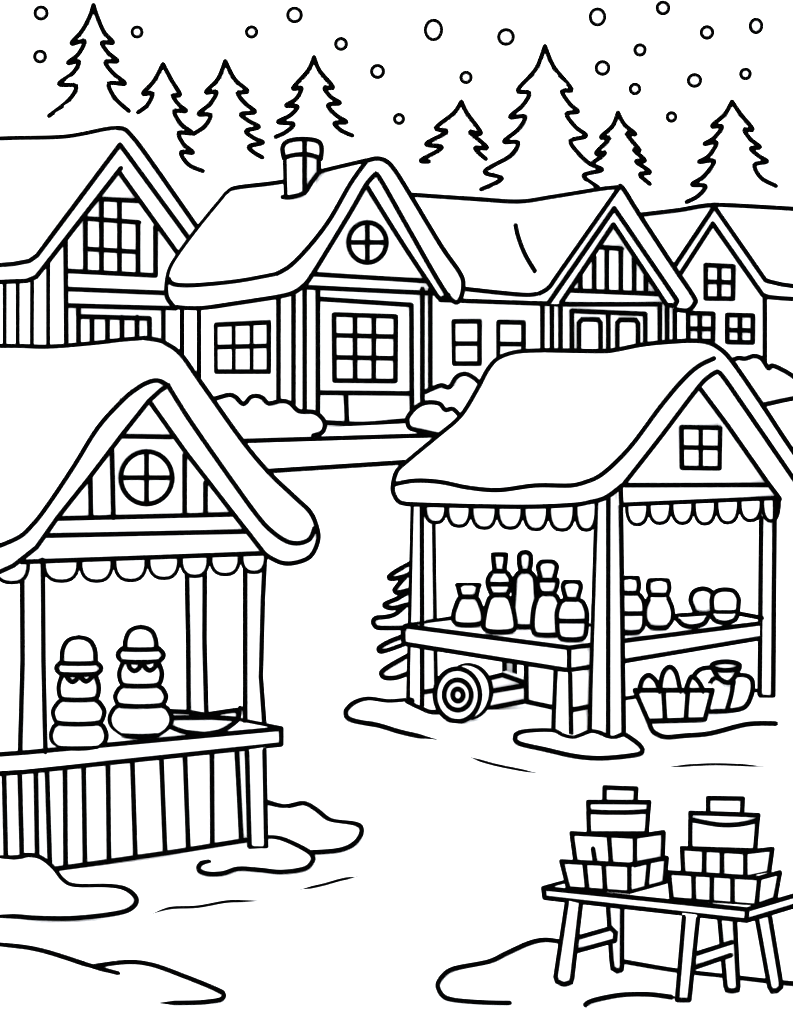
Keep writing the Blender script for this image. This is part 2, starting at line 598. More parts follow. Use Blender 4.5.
board(h, 'sill_beam', [(67.5, 271), (155.5, 275.5), (165.5, 293), (66.5, 289)], g, 0.04, outline=False,
      lines=([(67.5, 271), (155.5, 275.5), (155.5, 226.5)], [(66, 289), (166, 293)]))
board(h, 'beam', [(66.5, 290), (165, 294), (175, 308.5), (66.5, 305.5)], g, 0.04, outline=False, lift=0.012, lines=([(66, 305.5), (176, 308.5)],))
b = B()
p = g.off(0.03)
b.slab([(78.5, 316.5), (149.5, 318.5), (149.5, 400), (78.5, 400)], p, -p.n * 0.08)
b.ink([(78.5, 307), (78.5, 400)], p)
b.ink([(79.5, 316.5), (149.5, 318.5), (149.5, 400)], p)
for x in (92, 107.5, 122, 137):
    b.ink([(x, 317), (x, 400)], p)
b.build('door', WOOD, h)

# ------------------------------------------------------------------ house with the chimney
A2 = 25
g = upright(at(305, 400, 51.4), A2)
gf = g.off(0.35)
D2 = Vector((-math.sin(math.radians(A2)), math.cos(math.radians(A2)), 0))
side = Plane(g.at(305, 300), head(A2))
h = thing('house', G(305, gy(g, 305)), 'house with a chimney, a round gable window and a big nine-paned front window', 'house', 'houses along the lane')
b = B()
b.slab([(305, gy(g, 305)), (305, 285), (314, 273), (374, 178), (428, 283), (430.5, 290), (430.5, gy(g, 430.5))], g, D2 * 5.1)
b.ink([(182, 300), (182, 420)], side.off(0.01))
b.ink([(199, 300), (199, 420)], side.off(0.01))
b.ink([(325.5, 422.4), (363, 424), (406, 420.5)], g, smooth=True)
b.build('wall', PLASTER, h)
sp = slope_plane(gf.at(372, 165), gf.at(300, 275), D2)
b = B()
snow_in = [(276, 274), (291, 265), (311.5, 243.5), (330.5, 218), (350, 184), (366, 161.5)]
roof_shell(b, gf, sp,
           [(377, 158.5), (366, 160.5), (318, 172), (283.5, 181.7), (238, 187.5), (228, 192), (220.5, 200.5), (198, 228), (178, 255), (169, 271), (166.5, 286), (167.5, 298), (174, 307),
            (200.5, 308), (276, 297), (291, 293.5), (302.5, 286.5), (311.5, 274), (350, 213), (375.5, 174)],
           [(276, 297), (276, 274), (291, 265), (311.5, 243.5), (330.5, 218), (350, 184), (366, 161.5), (377, 158.5), (387, 161.5), (396, 171.5), (411, 195.5), (441.5, 246), (460.5, 273.5),
            (463.5, 286), (460.5, 299), (454, 301.5), (448.5, 295), (441.5, 298.5), (437.5, 296.5), (429, 283.5), (401, 241), (369, 186), (350, 213), (311.5, 274), (302.5, 286.5), (291, 293.5)],
           (377, 161), (461, 288), (232, 192))
b.ink([(366, 160.5), (318, 172), (283.5, 181.7), (238, 187.5), (228, 192), (220.5, 200.5), (198, 228), (178, 255), (169, 271), (166.5, 286), (167.5, 298), (174, 307)], two(sp, gf), smooth=True)
b.ink([(174, 307), (200.5, 308), (240, 302.5), (276, 297)], two(sp, gf), smooth=True)
b.ink([(169, 279), (171, 282.5), (178, 285), (198, 285), (238, 281), (276, 274)], two(sp, gf), smooth=True)
b.ink(snow_in, gf, smooth=True)
b.ink([(366, 160.8), (377, 158.5), (387, 161.5), (396, 171.5), (411, 195.5), (441.5, 246), (460.5, 273.5), (463.5, 286), (460.5, 299), (454, 301.5), (441.5, 286), (411, 233), (381, 180), (375.5, 174)], gf, smooth=True)
b.ink([(375.5, 174), (366, 185), (350, 213), (313, 273.5), (302.5, 286.5), (291, 293.5), (276, 297)], gf, smooth=True)
b.ink([(367, 186.5), (401, 241), (429, 283.5), (437.5, 296.5), (441.5, 298.5), (448.5, 295)], gf, smooth=True)
roof = b.build('roof', SNOW, h)
# chimney: foot on the slope, cap of snow
foot = sp.at(304, 190)
pc = upright(foot + Vector((0, -0.5, 0)), A2)
ps = Plane(pc.at(304.6, 190), head(A2))
b = B()
b.slab([(285, 157), (304.6, 154), (304.6, 193.5), (291, 197), (286, 197)], ps, head(A2) * 0.25)
b.slab([(304.6, 154), (319, 157), (319, 174), (312, 181), (304.6, 193.5)], pc, D2 * 0.3)
b.ink([(285, 157), (286, 196)], ps)
b.ink([(282.4, 197), (291, 196.8), (304, 193), (311, 183), (317.7, 174)], lambda x, y: ps.at(x, y) if x < 304.6 else pc.at(x, y), smooth=True)
b.ink([(304.6, 154), (304.6, 193)], pc)
b.ink([(319, 157), (319, 173)], pc)
chim = b.build('chimney', PLASTER, roof)
pcc = upright(foot + Vector((0, -0.75, 0)), 8)
cap = [(284, 158), (282.4, 147.7), (287.5, 141.3), (301.3, 138.8), (316.5, 140.6), (321.5, 146.4), (321, 157.7), (310, 155), (301, 154.5), (292, 155.5)]
b = B()
b.slab(cap, pcc, (-0.15, 0.9, 0), smooth=False)
b.ink([(284, 159), (282.4, 147.7), (287.5, 141.3), (301.3, 138.8), (316.5, 140.6), (321.5, 146.4), (321, 159)], pcc, smooth=True)
b.ink([(284, 158), (292, 155.5), (301, 154.5), (310, 155), (321, 158.5)], pcc, smooth=True)
b.ink([(304.6, 139), (304.6, 155)], pcc)
cap_o = b.build('chimney_cap', SNOW, h)
round_window(h, g, 367.5, 242.5, 19, 20)
board(h, 'beam', [(309, 274), (426, 281), (435, 293.5), (300, 287)], g, 0.05, outline=False, lines=([(309, 274), (426, 281)], [(300, 287), (436, 293.5)]))
p = g.off(0.03)
for xs_, in (((304.7, 318),), ((422.5, 430.5),)):
    b = B()
    b.slab([(xs_[0], 288), (xs_[1], 289), (xs_[1], gy(p, xs_[1])), (xs_[0], gy(p, xs_[0]))], p, -p.n * 0.09)
    for x in xs_:
        b.ink([(x, 289), (x, 425)], p)
    if xs_[0] < 310:
        for x in (278.5, 293.5):
            b.ink([(x, 297 if x < 280 else 293), (x, 425)], side.off(0.02))
    b.build('post', WOOD, h)
board(h, 'bay_panel', [(319, 299), (411.5, 305), (412, 418), (320, 421)], g, 0.05, mat=PLASTER, outline=False,
      lines=([(318.5, 299), (411.5, 305), (412, 418)], [(319, 392.7), (411, 393.5)], [(346, 394), (347, 422)]))
window(h, g.off(0.02), [(334, 314.5), (396, 316.5), (395.5, 381), (334.5, 380.5)], (0.34, 0.645), (0.315, 0.65))
window(h, side, [(216, 324.7), (268.8, 322.3), (268.8, 371.7), (216.3, 371.7)], (0.34, 0.68), (0.475,))

# ------------------------------------------------------------------ house with the double door
A3 = 25
g = upright(at(552, 400, 55), A3)
gf = g.off(0.35)
D3 = Vector((-math.sin(math.radians(A3)), math.cos(math.radians(A3)), 0))
side = Plane(g.at(552, 300), head(A3))
h = thing('house', G(552, gy(g, 552)), 'house with a long creased roof, a board gable and an arched double door', 'house', 'houses along the lane')
b = B()
b.slab([(552, gy(g, 552)), (552, 300), (563, 297), (613.5, 226), (668, 300), (675, 304), (675.5, gy(g, 675.5))], g, D3 * 6.2)
b.ink([(675.2, 304), (675.2, 408)], g)
b.build('wall', PLASTER, h)
sp = slope_plane(gf.at(618, 190), gf.at(552, 292), D3)
b = B()
roof_shell(b, gf, sp,
           [(621, 187), (600, 189), (551.3, 197), (518.5, 201.5), (475.7, 199), (410, 194.5), (400, 194), (445, 300), (455.5, 300.4), (548.8, 303.7), (560, 300), (614, 208)],
           [(540, 303.5), (538.7, 293.6), (548.8, 287.3), (560, 271.4), (618.8, 187.6), (623, 188), (639.3, 214), (673, 265.5), (693.7, 296.4), (694.6, 303.7), (687.8, 310.5), (676, 309.6),
            (668, 306), (613.5, 224.4), (561, 303.7)],
           (620, 189.5), (692, 302), (412, 197))
b.ink([(405, 194.2), (475.7, 199), (518.5, 201.5), (551.3, 197), (600, 189), (618.8, 187)], two(sp, gf), smooth=True)
b.ink([(618.8, 187), (623, 188), (639.3, 214), (673, 265.5), (693.7, 296.4), (694.6, 303.7), (687.8, 310.5), (676, 309.6)], gf, smooth=True)
b.ink([(440, 286), (461.8, 288.5), (501, 292.8), (526, 294.8), (538.7, 293.6)], two(sp, gf), smooth=True)
b.ink([(538.7, 293.6), (548.8, 287.3), (560, 271.4), (618.8, 187.6)], gf, smooth=True)
b.ink([(512, 302.4), (548.8, 303.7)], gf)
b.ink([(440, 300), (455.5, 300.4), (548.8, 303.7)], two(sp, gf))
b.ink([(548.8, 302.8), (614.4, 208.2), (677.5, 300.8), (675, 305.5), (668.7, 305)], gf)
b.ink([(561, 303), (613.5, 224.4), (667.3, 305.8)], gf)
b.ink([(515.5, 225), (518.5, 238), (525, 254.5), (535, 271.4)], two(sp, gf), smooth=True)
b.build('roof', SNOW, h)
board(h, 'gable_boards', [(571, 289), (600, 247.3), (621.7, 248.8), (658.4, 294)], g, 0.04, outline=False,
      lines=([(570.3, 290.5), (658.4, 294)], [(599.7, 247.3), (621.7, 248.8)], [(580.6, 274), (580.6, 290.5)], [(594.4, 256.7), (594.4, 291)], [(607, 248), (607, 291)],
             [(621, 249), (621, 292)], [(634.3, 258), (634.3, 293)], [(646, 276), (646, 293.5)]))
board(h, 'beam', [(570, 291.5), (659, 295), (668, 304.3), (561, 304.3)], g, 0.05, outline=False, lines=([(556, 304.3), (660, 304.3)],))
p = g.off(0.03)
for x0, x1, y0 in ((552, 560.7, 304), (660, 667.3, 304)):
    b = B()
    b.slab([(x0, y0), (x1, y0), (x1, gy(p, x1)), (x0, gy(p, x0))], p, -p.n * 0.09)
    b.ink([(x0, y0), (x0, 408)], p)
    b.ink([(x1, y0), (x1, 408)], p)
    if x0 < 600:
        b.ink([(542.5, 303.7), (542.5, 408)], side.off(0.01))
    b.build('post', WOOD, h)
board(h, 'door_frame', [(571.8, 311), (645.5, 314), (645.5, gy(g, 645)), (571.8, gy(g, 572))], g, 0.04, outline=False,
      lines=([(571.8, 408), (571.8, 311), (645.5, 314), (645.5, 408)], [(608.5, 312.5), (608.5, 408)]))
for q in ([(579, 408), (579, 323), (582, 319.5), (598, 319.5), (600.5, 323), (600.5, 408)], [(617.3, 408), (617.3, 323), (620, 320), (635.5, 320), (638, 323.5), (638, 408)]):
    pp = g.off(0.035)
    b = B()
    b.slab(q, pp, -pp.n * 0.05)
    b.ink(q, pp)
    b.build('door', WOOD, h)
window(h, side, [(453.5, 321.3), (479.5, 321.3), (479.5, 363.7), (454, 363.7)], (), (0.525,))
window(h, side, [(498.4, 322), (523.5, 322.5), (523.5, 364), (498.4, 364)], (), (0.52,))

# ------------------------------------------------------------------ narrow house at the right edge
A4 = -25
g = upright(at(765, 380, 60), A4)
gf = g.off(0.3)
D4 = Vector((-math.sin(math.radians(A4)), math.cos(math.radians(A4)), 0))
side = Plane(g.at(765, 300), head(A4))
h = thing('house', G(765, gy(g, 765)), 'narrow house at the right edge with three four-paned windows on its gable', 'house', 'houses along the lane')
b = B()
b.slab([(672, gy(g, 672)), (672, 286), (713, 226), (762, 294), (765, 298), (765, gy(g, 765))], g, D4 * 5.0)
b.ink([(765, 297), (765, 400)], g)
b.build('wall', PLASTER, h)
sp = slope_plane(gf.at(714, 210), gf.at(764, 284), D4)
sl = slope_plane(gf.at(714, 210), gf.at(675, 268), Vector((-0.75, 0.66, 0)))
b = B()
b.prism(clip_behind([sp.at(*q) for q in [(714.3, 205.5), (742.2, 205.9), (782, 208.2), (830, 211), (830, 301), (782, 298.4), (768.6, 297.2), (762, 294), (712.8, 223.5)]], gf), (0, 0.12, 0))
b.slab([(625, 217), (640.8, 214.7), (677.5, 210.3), (714.3, 205), (675, 266), (650, 300), (612, 300)], sl, (0, 0.12, 0))
b.slab([(675, 266), (714, 205.5), (765.7, 280.2), (770, 281.7), (770, 297.4), (762.8, 295), (712.8, 223.5), (672, 286)], gf, (0, 0.25, 0))
b.ink([(625, 217), (640.8, 214.7), (677.5, 210.3), (700, 206.3), (714.3, 204.7)], sl, smooth=True)
b.ink([(714.3, 204.7), (742.2, 205.9), (782, 208.2), (830, 211)], two(sp, gf), smooth=True)
b.ink([(668, 275), (674.6, 265.5), (714.3, 206.2), (765.7, 280.2)], gf)
b.ink([(765.7, 280.2), (770, 281.7), (782, 284.6), (830, 291)], gf)
b.ink([(670, 289), (680, 274.3), (712.8, 223.5), (762.8, 295)], gf)
b.ink([(762.8, 295), (768.6, 297.2), (782, 298.4), (830, 301)], gf)
b.build('roof', SNOW, h)
window(h, g, [(705.5, 265), (733.4, 266.5), (733, 298.7), (705.5, 298.4)], (0.5,), (0.5,))
window(h, g, [(687.8, 313), (713.4, 313.7), (713, 341), (688, 341)], (0.47,), (0.56,))
window(h, g, [(727, 314.9), (753, 315.5), (752.8, 342.5), (727, 342)], (0.5,), (0.56,))

# ------------------------------------------------------------------ bushes under snow
def bush(top, rest, d, label, low=None, T=0.5):
    px = top + rest
    pl = facing(top[len(top) // 2][0], max(q[1] for q in px), d)
    b = B()
    b.puff(spline(top) + rest, pl, T, smooth=False)
    b.ink(top, pl.off(0.7 * T), smooth=True)
    if low:
        b.ink(low, pl.off(0.7 * T), smooth=True)
    c = pl.at(px[0][0], max(q[1] for q in px))
    tag(b.build('bush', SNOW, loc=(c.x, c.y, 0)), label, 'bush', 'snow covered bushes')
bush([(190, 400), (212.3, 399), (228.4, 395), (235.5, 397), (243.5, 404), (250.6, 397.3), (256.7, 396), (262.7, 398), (268.8, 403.4), (281, 401), (290, 403), (299, 411), (313.2, 412),
      (321.2, 417), (324.9, 424.2), (322.3, 432.3), (313.2, 435.7)], [(290, 437), (240, 438.5), (190, 440)], 49.6,
     'long snowy bush under the six-paned side window of the chimney house', T=0.2)
bush([(439, 435), (421.2, 431.2), (410, 428), (407.4, 421), (408.6, 416), (416.2, 407.3), (426.3, 402.7), (439, 403.5), (445.2, 409.8), (452.8, 409), (459, 414.8)], [(470, 422), (470, 434)], 49.6,
     'front snowy bush right of the nine-paned window, beside the lane', T=0.2)
bush([(425, 392), (432.6, 388.4), (441.4, 385.3), (449.5, 387), (456.5, 377), (465.4, 374), (474.2, 378.3), (479.2, 382.8), (490, 392)], [(500, 400), (500, 432), (425, 432)], 51.0,
     'back snowy bush below the two-paned window of the double door house', T=0.2)
bush([(715, 368), (725, 362), (732.7, 359.8), (738.5, 357.9), (745.2, 358.6), (753.9, 356), (761.6, 358.6), (768.4, 368), (772.2, 365.6), (781.9, 369.5), (795, 378), (806, 392)],
     [(806, 396), (782, 400.7), (764.5, 404.6), (735, 410), (715, 408)], 55.5,
     'snowy bush in front of the narrow house at the right edge', T=0.2, low=[(740, 409), (764.5, 404.6), (781.9, 400.7), (806, 396)])

# ------------------------------------------------------------------ market stall on the left
p0, p1 = G(60, 868), G(245, 845)
AL = math.degrees(math.atan2(p1.y - p0.y, p1.x - p0.x))
g = upright(p1, AL)
gf = g.off(0.30)
DL = Vector((-math.sin(math.radians(AL)), math.cos(math.radians(AL)), 0))
LST = thing('market_stall', G(245, 845), 'snowy market stall on the left with plank front, round gable window and two snowmen', 'stall', 'market stalls in the square')
sp = slope_plane(gf.at(152, 345), gf.at(60, 500), DL)
b = B()
out_r = [(144, 338), (158.8, 340.3), (166, 343.5), (181, 354.4), (201, 382.5), (242.6, 441), (269.5, 473), (296.3, 498.5), (311, 513), (317.8, 530.3), (317.8, 542.5), (311, 556), (298.8, 562), (284, 563.3),
         (269.5, 557.2), (262, 551)]
snow_l = [(-40, 560), (13.4, 540), (31.8, 525.4), (48.9, 503.4), (73.3, 466.8), (97.7, 427.7), (122, 400.8), (136.8, 388.6), (149, 382), (158.8, 380.8), (168, 385.5)]
snow_r = [(168, 385.5), (188.9, 419), (225.5, 471.7), (257.2, 515.6), (272, 531.5), (286.6, 541.3), (298.8, 543.2), (309.8, 538.8), (314.5, 528)]
in_l = [(168.5, 385), (160, 391), (149, 401), (122, 435), (90.4, 476.6), (57.4, 518), (36.6, 547.4), (13.4, 565.7), (-40, 590)]
in_r = [(149.8, 402), (186.4, 453.4), (232.8, 513.2), (263.4, 552.3)]
top_l = [(-60, 346), (13.4, 345.9), (48.9, 346.6), (90.4, 343.4), (122, 339.8), (144, 338)]
b.prism(clip_behind([sp.at(*q) for q in top_l + [(158, 340), (170, 372), (149, 384), (122, 403), (97.7, 430), (73.3, 468), (48.9, 505), (31.8, 527), (-60, 565)]], gf), (0, 0.16, 0))
b.slab(out_r + list(reversed(in_r)) + in_l + snow_l[:-3] + [(110, 390), (140, 345)], gf, ray(240, 460) * 0.28)
pk, re = gf.at(155, 351) - gf.n * 0.03, gf.at(303, 524) - gf.n * 0.03
bv = sp.at(20, 360) - pk
b.prism([pk, re, re + bv, pk + bv], (0, 0, -0.14))
b.ink(top_l, two(sp, gf), smooth=True)
b.ink(out_r, gf, smooth=True)
b.ink(snow_l, gf, smooth=True)
b.ink(snow_r, gf, smooth=True)
b.ink(in_l, gf)
b.ink(in_r, gf)
b.build('roof', SNOW, LST)
b = B()
pg = g.off(0.05)
b.slab([(149, 401), (263.4, 552.3), (263.4, 553.5), (23, 562), (36.6, 547.4), (57.4, 518), (90.4, 476.6), (122, 435)], pg, -pg.n * 0.1)
for l in ([(122, 436.3), (172, 437)], [(90.4, 476.6), (91, 518)], [(112, 449.7), (113.5, 518)], [(184.7, 454.6), (184.7, 513)], [(205.5, 482.7), (205.5, 514.5)]):
    b.ink(l, pg)
b.build('gable_board', WOOD, LST)
round_window(LST, pg, 146.6, 477.8, 25.8, 26.2, lift=0.01)
board(LST, 'beam', [(57.4, 518.6), (231.6, 514.4), (245, 531.5), (44, 535.7)], pg, 0.05, outline=False, lines=([(57.4, 518.6), (232, 514.4)], [(44, 535.7), (246, 531.5)]))
b = B()
pv = g.off(0.12)
b.ink([(21, 562), (264, 553.3)], pv)
edges = [(43, 79.4, 581.3), (79.4, 113.5, 581.3), (113.5, 147.5, 580.6), (147.5, 180, 578.5), (180, 209.5, 576.4), (209.5, 240.6, 574.7), (240.6, 267, 572.5)]
def scallop(b, x0, x1, yt0, yt1, yb, pl, thick):
    u = []
    for i in range(13):
        a = math.pi * i / 12
        x = 0.5 * (x0 + x1) - 0.5 * (x1 - x0) * math.copysign(abs(math.cos(a)) ** 0.8, math.cos(a))
        yt = yt0 + (yt1 - yt0) * (x - x0) / (x1 - x0)
        u.append((x, yt + (yb - yt) * math.sin(a) ** 0.75))
    b.slab(u, pl, -pl.n * thick)
    b.ink(u, pl, w=4.3)
for x0, x1, yb in edges:
    scallop(b, x0 + 1, x1 - 1, 562.5 - (x0 - 23) * 0.037, 562.5 - (x1 - 23) * 0.037, yb, pv, 0.04)
scallop(b, -5, 28.4, 564, 562, 582.8, pv, 0.04)
b.build('valance', CLOTH, LST)
# counter: level board, right edge running back
ZL = 0.91
cf_l, cf_r = G(-40, 757, ZL), G(281.4, 728.5, ZL)
backv = DL * 0.85
b = B()
b.prism([cf_l, cf_r, cf_r + backv, cf_l + backv], (0, 0, -0.125))
b.tube([cf_l, G(25, 752.5, ZL), cf_r])
b.tube([cf_l + Vector((0, 0, -0.14)), G(25, 752.5, ZL) + Vector((0, 0, -0.145)), cf_r + Vector((0, 0, -0.125))])
b.tube([cf_r, cf_r + Vector((0, 0, -0.125))])
b.tube([cf_r, G(238.3, 720, ZL), cf_r + backv])
b.build('counter', WOOD, LST)
b = B()
pp = upright(G(245, 847), AL)
b.slab([(-40, gy(pp, -40)), (-40, 782), (20, 775), (248, 746), (248, gy(pp, 248))], pp, -pp.n * 0.05)
b.ink([(-40, gy(pp, -40)), (57, 868.6), (170, 852.4), (248, 839.8)], pp)
for x0, x1, yb in ((4, 6, 866), (19.7, 22, 862), (35.8, 37.3, 866), (47, 50, 868), (65, 65.6, 866), (83.7, 85, 864), (108, 109, 861), (132.4, 135.4, 857.6), (161.4, 165.2, 853), (185, 188.4, 849.7),
                   (212, 212.4, 846), (236.8, 241.4, 841)):
    b.ink([(x0, 773 - (x0 - 12) * 0.102), (x1, yb)], pp)
b.build('plank_front', WOOD, LST)
def flat_post(parent, name, c, d, thick, mat=WOOD, closed=False, smooth=False):
    pl = Plane(at(c[0][0], c[0][1], d), (0, -1, 0))
    b = B()
    b.slab(c, pl, (0, thick, 0))
    b.ink(c, pl, closed=closed)
    return b.build(name, mat, parent)
flat_post(LST, 'leg', [(247, 751), (249.5, 846), (252, 848.5), (264, 848.5), (266.3, 846), (264.6, 750)], 20.17, 0.12)
d1 = G(255, 722, ZL).y
flat_post(LST, 'post', [(245, 722), (245, 560), (265, 560), (263, 600), (261, 677), (264.6, 726)], d1, 0.13)
d2 = G(197, 712, ZL).y
flat_post(LST, 'post', [(188.6, 714), (188, 640), (186.5, 560), (205, 560), (204.6, 640), (206.5, 714)], d2, 0.13)
d3 = G(32, 751.5, ZL).y + 0.03
flat_post(LST, 'post', [(20, 752), (22.5, 660), (22, 560), (43, 560), (43.5, 660), (45.4, 752)], d3, 0.13)

# snowmen on the counter
def snowman(xc, yb, hwb, body, rings, dome, brim, eyes, label):
    d = F * (H - ZL - 0.03) / (yb - 0.15 * hwb - Y0)
    k = 0.6
    c = at(xc, yb, d)
    t = thing('snowman', (c.x, d, ZL), label, 'snowman', 'snowmen on the left stall counter')
    b = B()
    b.lathe(spline(body), xc, d, k)
    right = [(xc + hw, y) for y, hw in body]
    left = [(xc - hw, y) for y, hw in reversed(body)]
    P = Plane(at(xc, 600, d), (0, -1, 0))
    b.ink(right, P, smooth=True)
    b.ink(left, P, smooth=True)
    for y, hw in rings:
        b.hoop(y - 1, hw, xc, d, k, full=False, sag=0.7)
    b.hoop(body[-1][0] - 1, body[-1][1], xc, d, k, full=False)
    b.build('body', SNOW, t)
    b = B()
    b.lathe(spline(dome), xc + 0.3, d, k)
    b.ink([(xc - hw, y) for y, hw in reversed(dome)] + [(xc + hw, y) for y, hw in dome], P, smooth=True)
    hat = b.build('hat', CLOTH, t)
    b = B()
    b.lathe(spline(brim), xc, d, k)
    hw = max(q[1] for q in brim)
    y0, y1 = brim[0][0], brim[-1][0]
    b.ink([(xc - hw + 4, y0), (xc - hw, (y0 * 2 + y1) / 3), (xc - hw, (y0 + 2 * y1) / 3), (xc - hw + 4, y1)], P.off(0.02), smooth=True)
    b.ink([(xc + hw - 4, y0), (xc + hw, (y0 * 2 + y1) / 3), (xc + hw, (y0 + 2 * y1) / 3), (xc + hw - 4, y1)], P.off(0.02), smooth=True)
    b.hoop(y0, hw - 4, xc, d, k, full=False, sag=0.5)
    b.hoop(y1 - 0.5, hw - 4, xc, d, k, full=False, sag=0.5)
    b.build('brim', CLOTH, hat)
    for x0, x1, ye in eyes:
        b = B()
        dd = d - 0.6 * 18 * d / F - 0.015
        Pe = Plane(at(xc, 600, dd), (0, -1, 0))
        u = [(x0, y1 + 1), (x0 + 1.5, ye - 3), ((x0 + x1) / 2, ye), (x1 - 1.5, ye - 3), (x1, y1 + 1)]
        b.slab(spline(u), Pe, (0, 0.05, 0))
        b.ink(u, Pe, smooth=True)
        b.build('eye', SNOW, t)
snowman(78.8, 747.5, 17, [(672, 14), (676, 17), (686, 20), (695, 19.2), (699.5, 17), (703, 21), (711, 25.6), (719, 24), (723.5, 21.5), (727, 25), (735, 27.7), (742, 25.5), (747, 17)],
        [(699.3, 17.5), (723, 22)], [(637.4, 0.1), (638.5, 7), (642, 12.5), (650, 16.3), (661, 17)], [(662.5, 17), (664, 21), (668, 22), (672.5, 21), (674, 17)],
        [(66.5, 78.3, 682), (80, 92, 681.5)], 'shorter snowman in a brimmed hat, nearest the left post on the counter')
snowman(140.7, 735.5, 17, [(659, 14), (662, 17.5), (672, 21.3), (680, 20.5), (685.5, 18), (689, 22), (696, 25.4), (702, 23.8), (705.5, 22), (709, 27), (718, 31), (727, 28), (735, 17)],
        [(685.5, 18.5), (705.3, 22.5)], [(627, 0.1), (628.2, 6.5), (632, 12), (640, 15.2), (648, 15.9)], [(648.5, 17), (650, 21.5), (654.5, 22.5), (659.5, 21.5), (661.5, 17)],
        [(128.2, 140.5, 671), (143.5, 156, 670.5)], 'taller snowman in a brimmed hat, beside the shallow dish')
# shallow dish
d = F * (H - ZL - 0.03) / (731 - Y0)
pl = Plane(at(205, 720, d), (0, -1, 0))
t = thing('dish', at(205, 731, d), 'shallow oval dish on the left stall counter, right of the taller snowman', 'dish')
b = B()
q = [(166, 718), (212, 717.3), (238.3, 719), (233.5, 723.7), (221.5, 731), (204.7, 734), (183, 731.6), (171, 727.3)]
b.puff(q, pl, 0.05, smooth=False, back=0.14)
b.ink([(166, 717.8), (212, 717.3), (238.3, 719)], pl.off(0.02))
b.ink([(238.3, 719), (233.5, 723.7), (221.5, 731), (204.7, 734), (183, 731.6), (166, 725)], pl.off(0.01), smooth=True)
b.build('bowl', CERAMIC, t)
b = B()
pb = Plane(at(205, 715, d + 0.1), (0, -1, 0))
q = [(166, 711), (188, 711.8), (204.7, 714.9), (235.9, 710), (238.7, 713), (238, 719), (166, 718)]
b.slab(q, pb, (0, 0.04, 0))
b.ink([(166, 711), (188, 711.8), (204.7, 714.9), (222, 712), (235.9, 710), (238.7, 713), (238, 719)], pb)
b.build('rim', CERAMIC, t)

# ------------------------------------------------------------------ market stall on the right
q0, q1 = G(608, 739), G(767, 697)
AR = math.degrees(math.atan2(q1.y - q0.y, q1.x - q0.x))
g = upright(q0, AR)
gf = g.off(0.22)
DR = Vector((-math.sin(math.radians(AR)), math.cos(math.radians(AR)), 0))
side = Plane(q0, head(AR))
RST = thing('market_stall', q0, 'snowy market stall on the right with a square gable window, a wheel and bottles', 'stall', 'market stalls in the square')
sp = slope_plane(gf.at(706, 346), gf.at(615, 470), DR)
b = B()
left_e = [(546.5, 350.3), (518.7, 351.6), (499.3, 357.7), (488.2, 368.8), (477, 389.6), (460.5, 416), (438.3, 435.4), (406.4, 461.8), (396.6, 471.5), (392.8, 486), (394, 495), (399.4, 502), (407.7, 504.2)]
bot_e = [(407.7, 504.2), (477, 506.2), (532.6, 506.7), (574.2, 504.8), (588, 502.6)]
bot_g = [(588, 502.6), (600, 499.8), (609.5, 495.2), (623, 484.8)]
ridge = [(546.5, 350.3), (600, 351.2), (615, 350.1), (647, 344), (687.4, 340.7)]
out_r = [(687.4, 340.7), (706.2, 342), (719.7, 348.3), (733, 362.2), (762.6, 405.2), (782.8, 436), (818, 488)]
snow_s = [(395.3, 484), (416, 480.6), (441, 482), (468.8, 487.6), (499.3, 490), (535.4, 485.4), (571.4, 485.4), (588, 481.2)]
snow_g = [(588, 481.2), (600, 475.5), (615, 463), (633.7, 442.8), (660.6, 406.6), (682, 381), (698.2, 366.3), (714.3, 358.2)]
in_l = [(623, 485.3), (660.6, 437.4), (698.2, 387.7), (710, 376), (717, 371.6)]
in_r = [(717, 371.6), (722.4, 375.7), (741.2, 402.5), (782.8, 463), (806, 497)]
in_r2 = [(699.5, 387.7), (727.7, 425.4), (768, 483), (780, 499)]
b.prism(clip_behind([sp.at(*q) for q in list(reversed(ridge)) + left_e[1:] + bot_e[1:] + [(600, 499), (614, 480), (650, 425), (706, 352)]], gf), (0, 0.16, 0))
b.slab(out_r + [(806, 497), (782, 500)] + list(reversed(in_r2)) + list(reversed(in_l))[2:] + [(609.5, 495.2), (600, 499.8), (588, 502.6), (588, 481.2), (600, 475.5), (615, 463), (633.7, 442.8), (650, 415), (672, 370)], gf, ray(740, 400) * 0.2)
pk, re = gf.at(702, 352) - gf.n * 0.03, gf.at(806, 486) - gf.n * 0.03
bv = sp.at(530, 364) - pk
b.prism([pk, re, re + bv, pk + bv], (0, 0, -0.12))
b.ink(left_e, two(sp, gf), smooth=True)
b.ink(bot_e, two(sp, gf), smooth=True)
b.ink(ridge, two(sp, gf), smooth=True)
b.ink([(666, 342), (687.4, 340.7)], gf)
b.ink(out_r, gf, smooth=True)
b.ink(snow_s, two(sp, gf), smooth=True)
b.ink(bot_g, gf, smooth=True)
b.ink(snow_g, gf, smooth=True)
b.ink(in_l, gf, smooth=True)
b.ink(in_r, gf, smooth=True)
b.ink(in_r2, gf)
b.build('roof', SNOW, RST)
pg = g.off(0.03)
board(RST, 'gable_board', [(623, 485.5), (698.2, 387.7), (768, 483), (780, 499), (780, 500), (621.6, 505.5)], pg, 0.06, outline=False, lift=0.0,
      lines=([(625, 485.3), (769.4, 485)], [(621.6, 505), (782, 498)], [(620.9, 489), (621.5, 506)]))
window(RST, pg, [(681.5, 427.2), (720.2, 428), (719.7, 468.3), (682, 467.8)], (0.5,), (0.5,), lift=0.01)
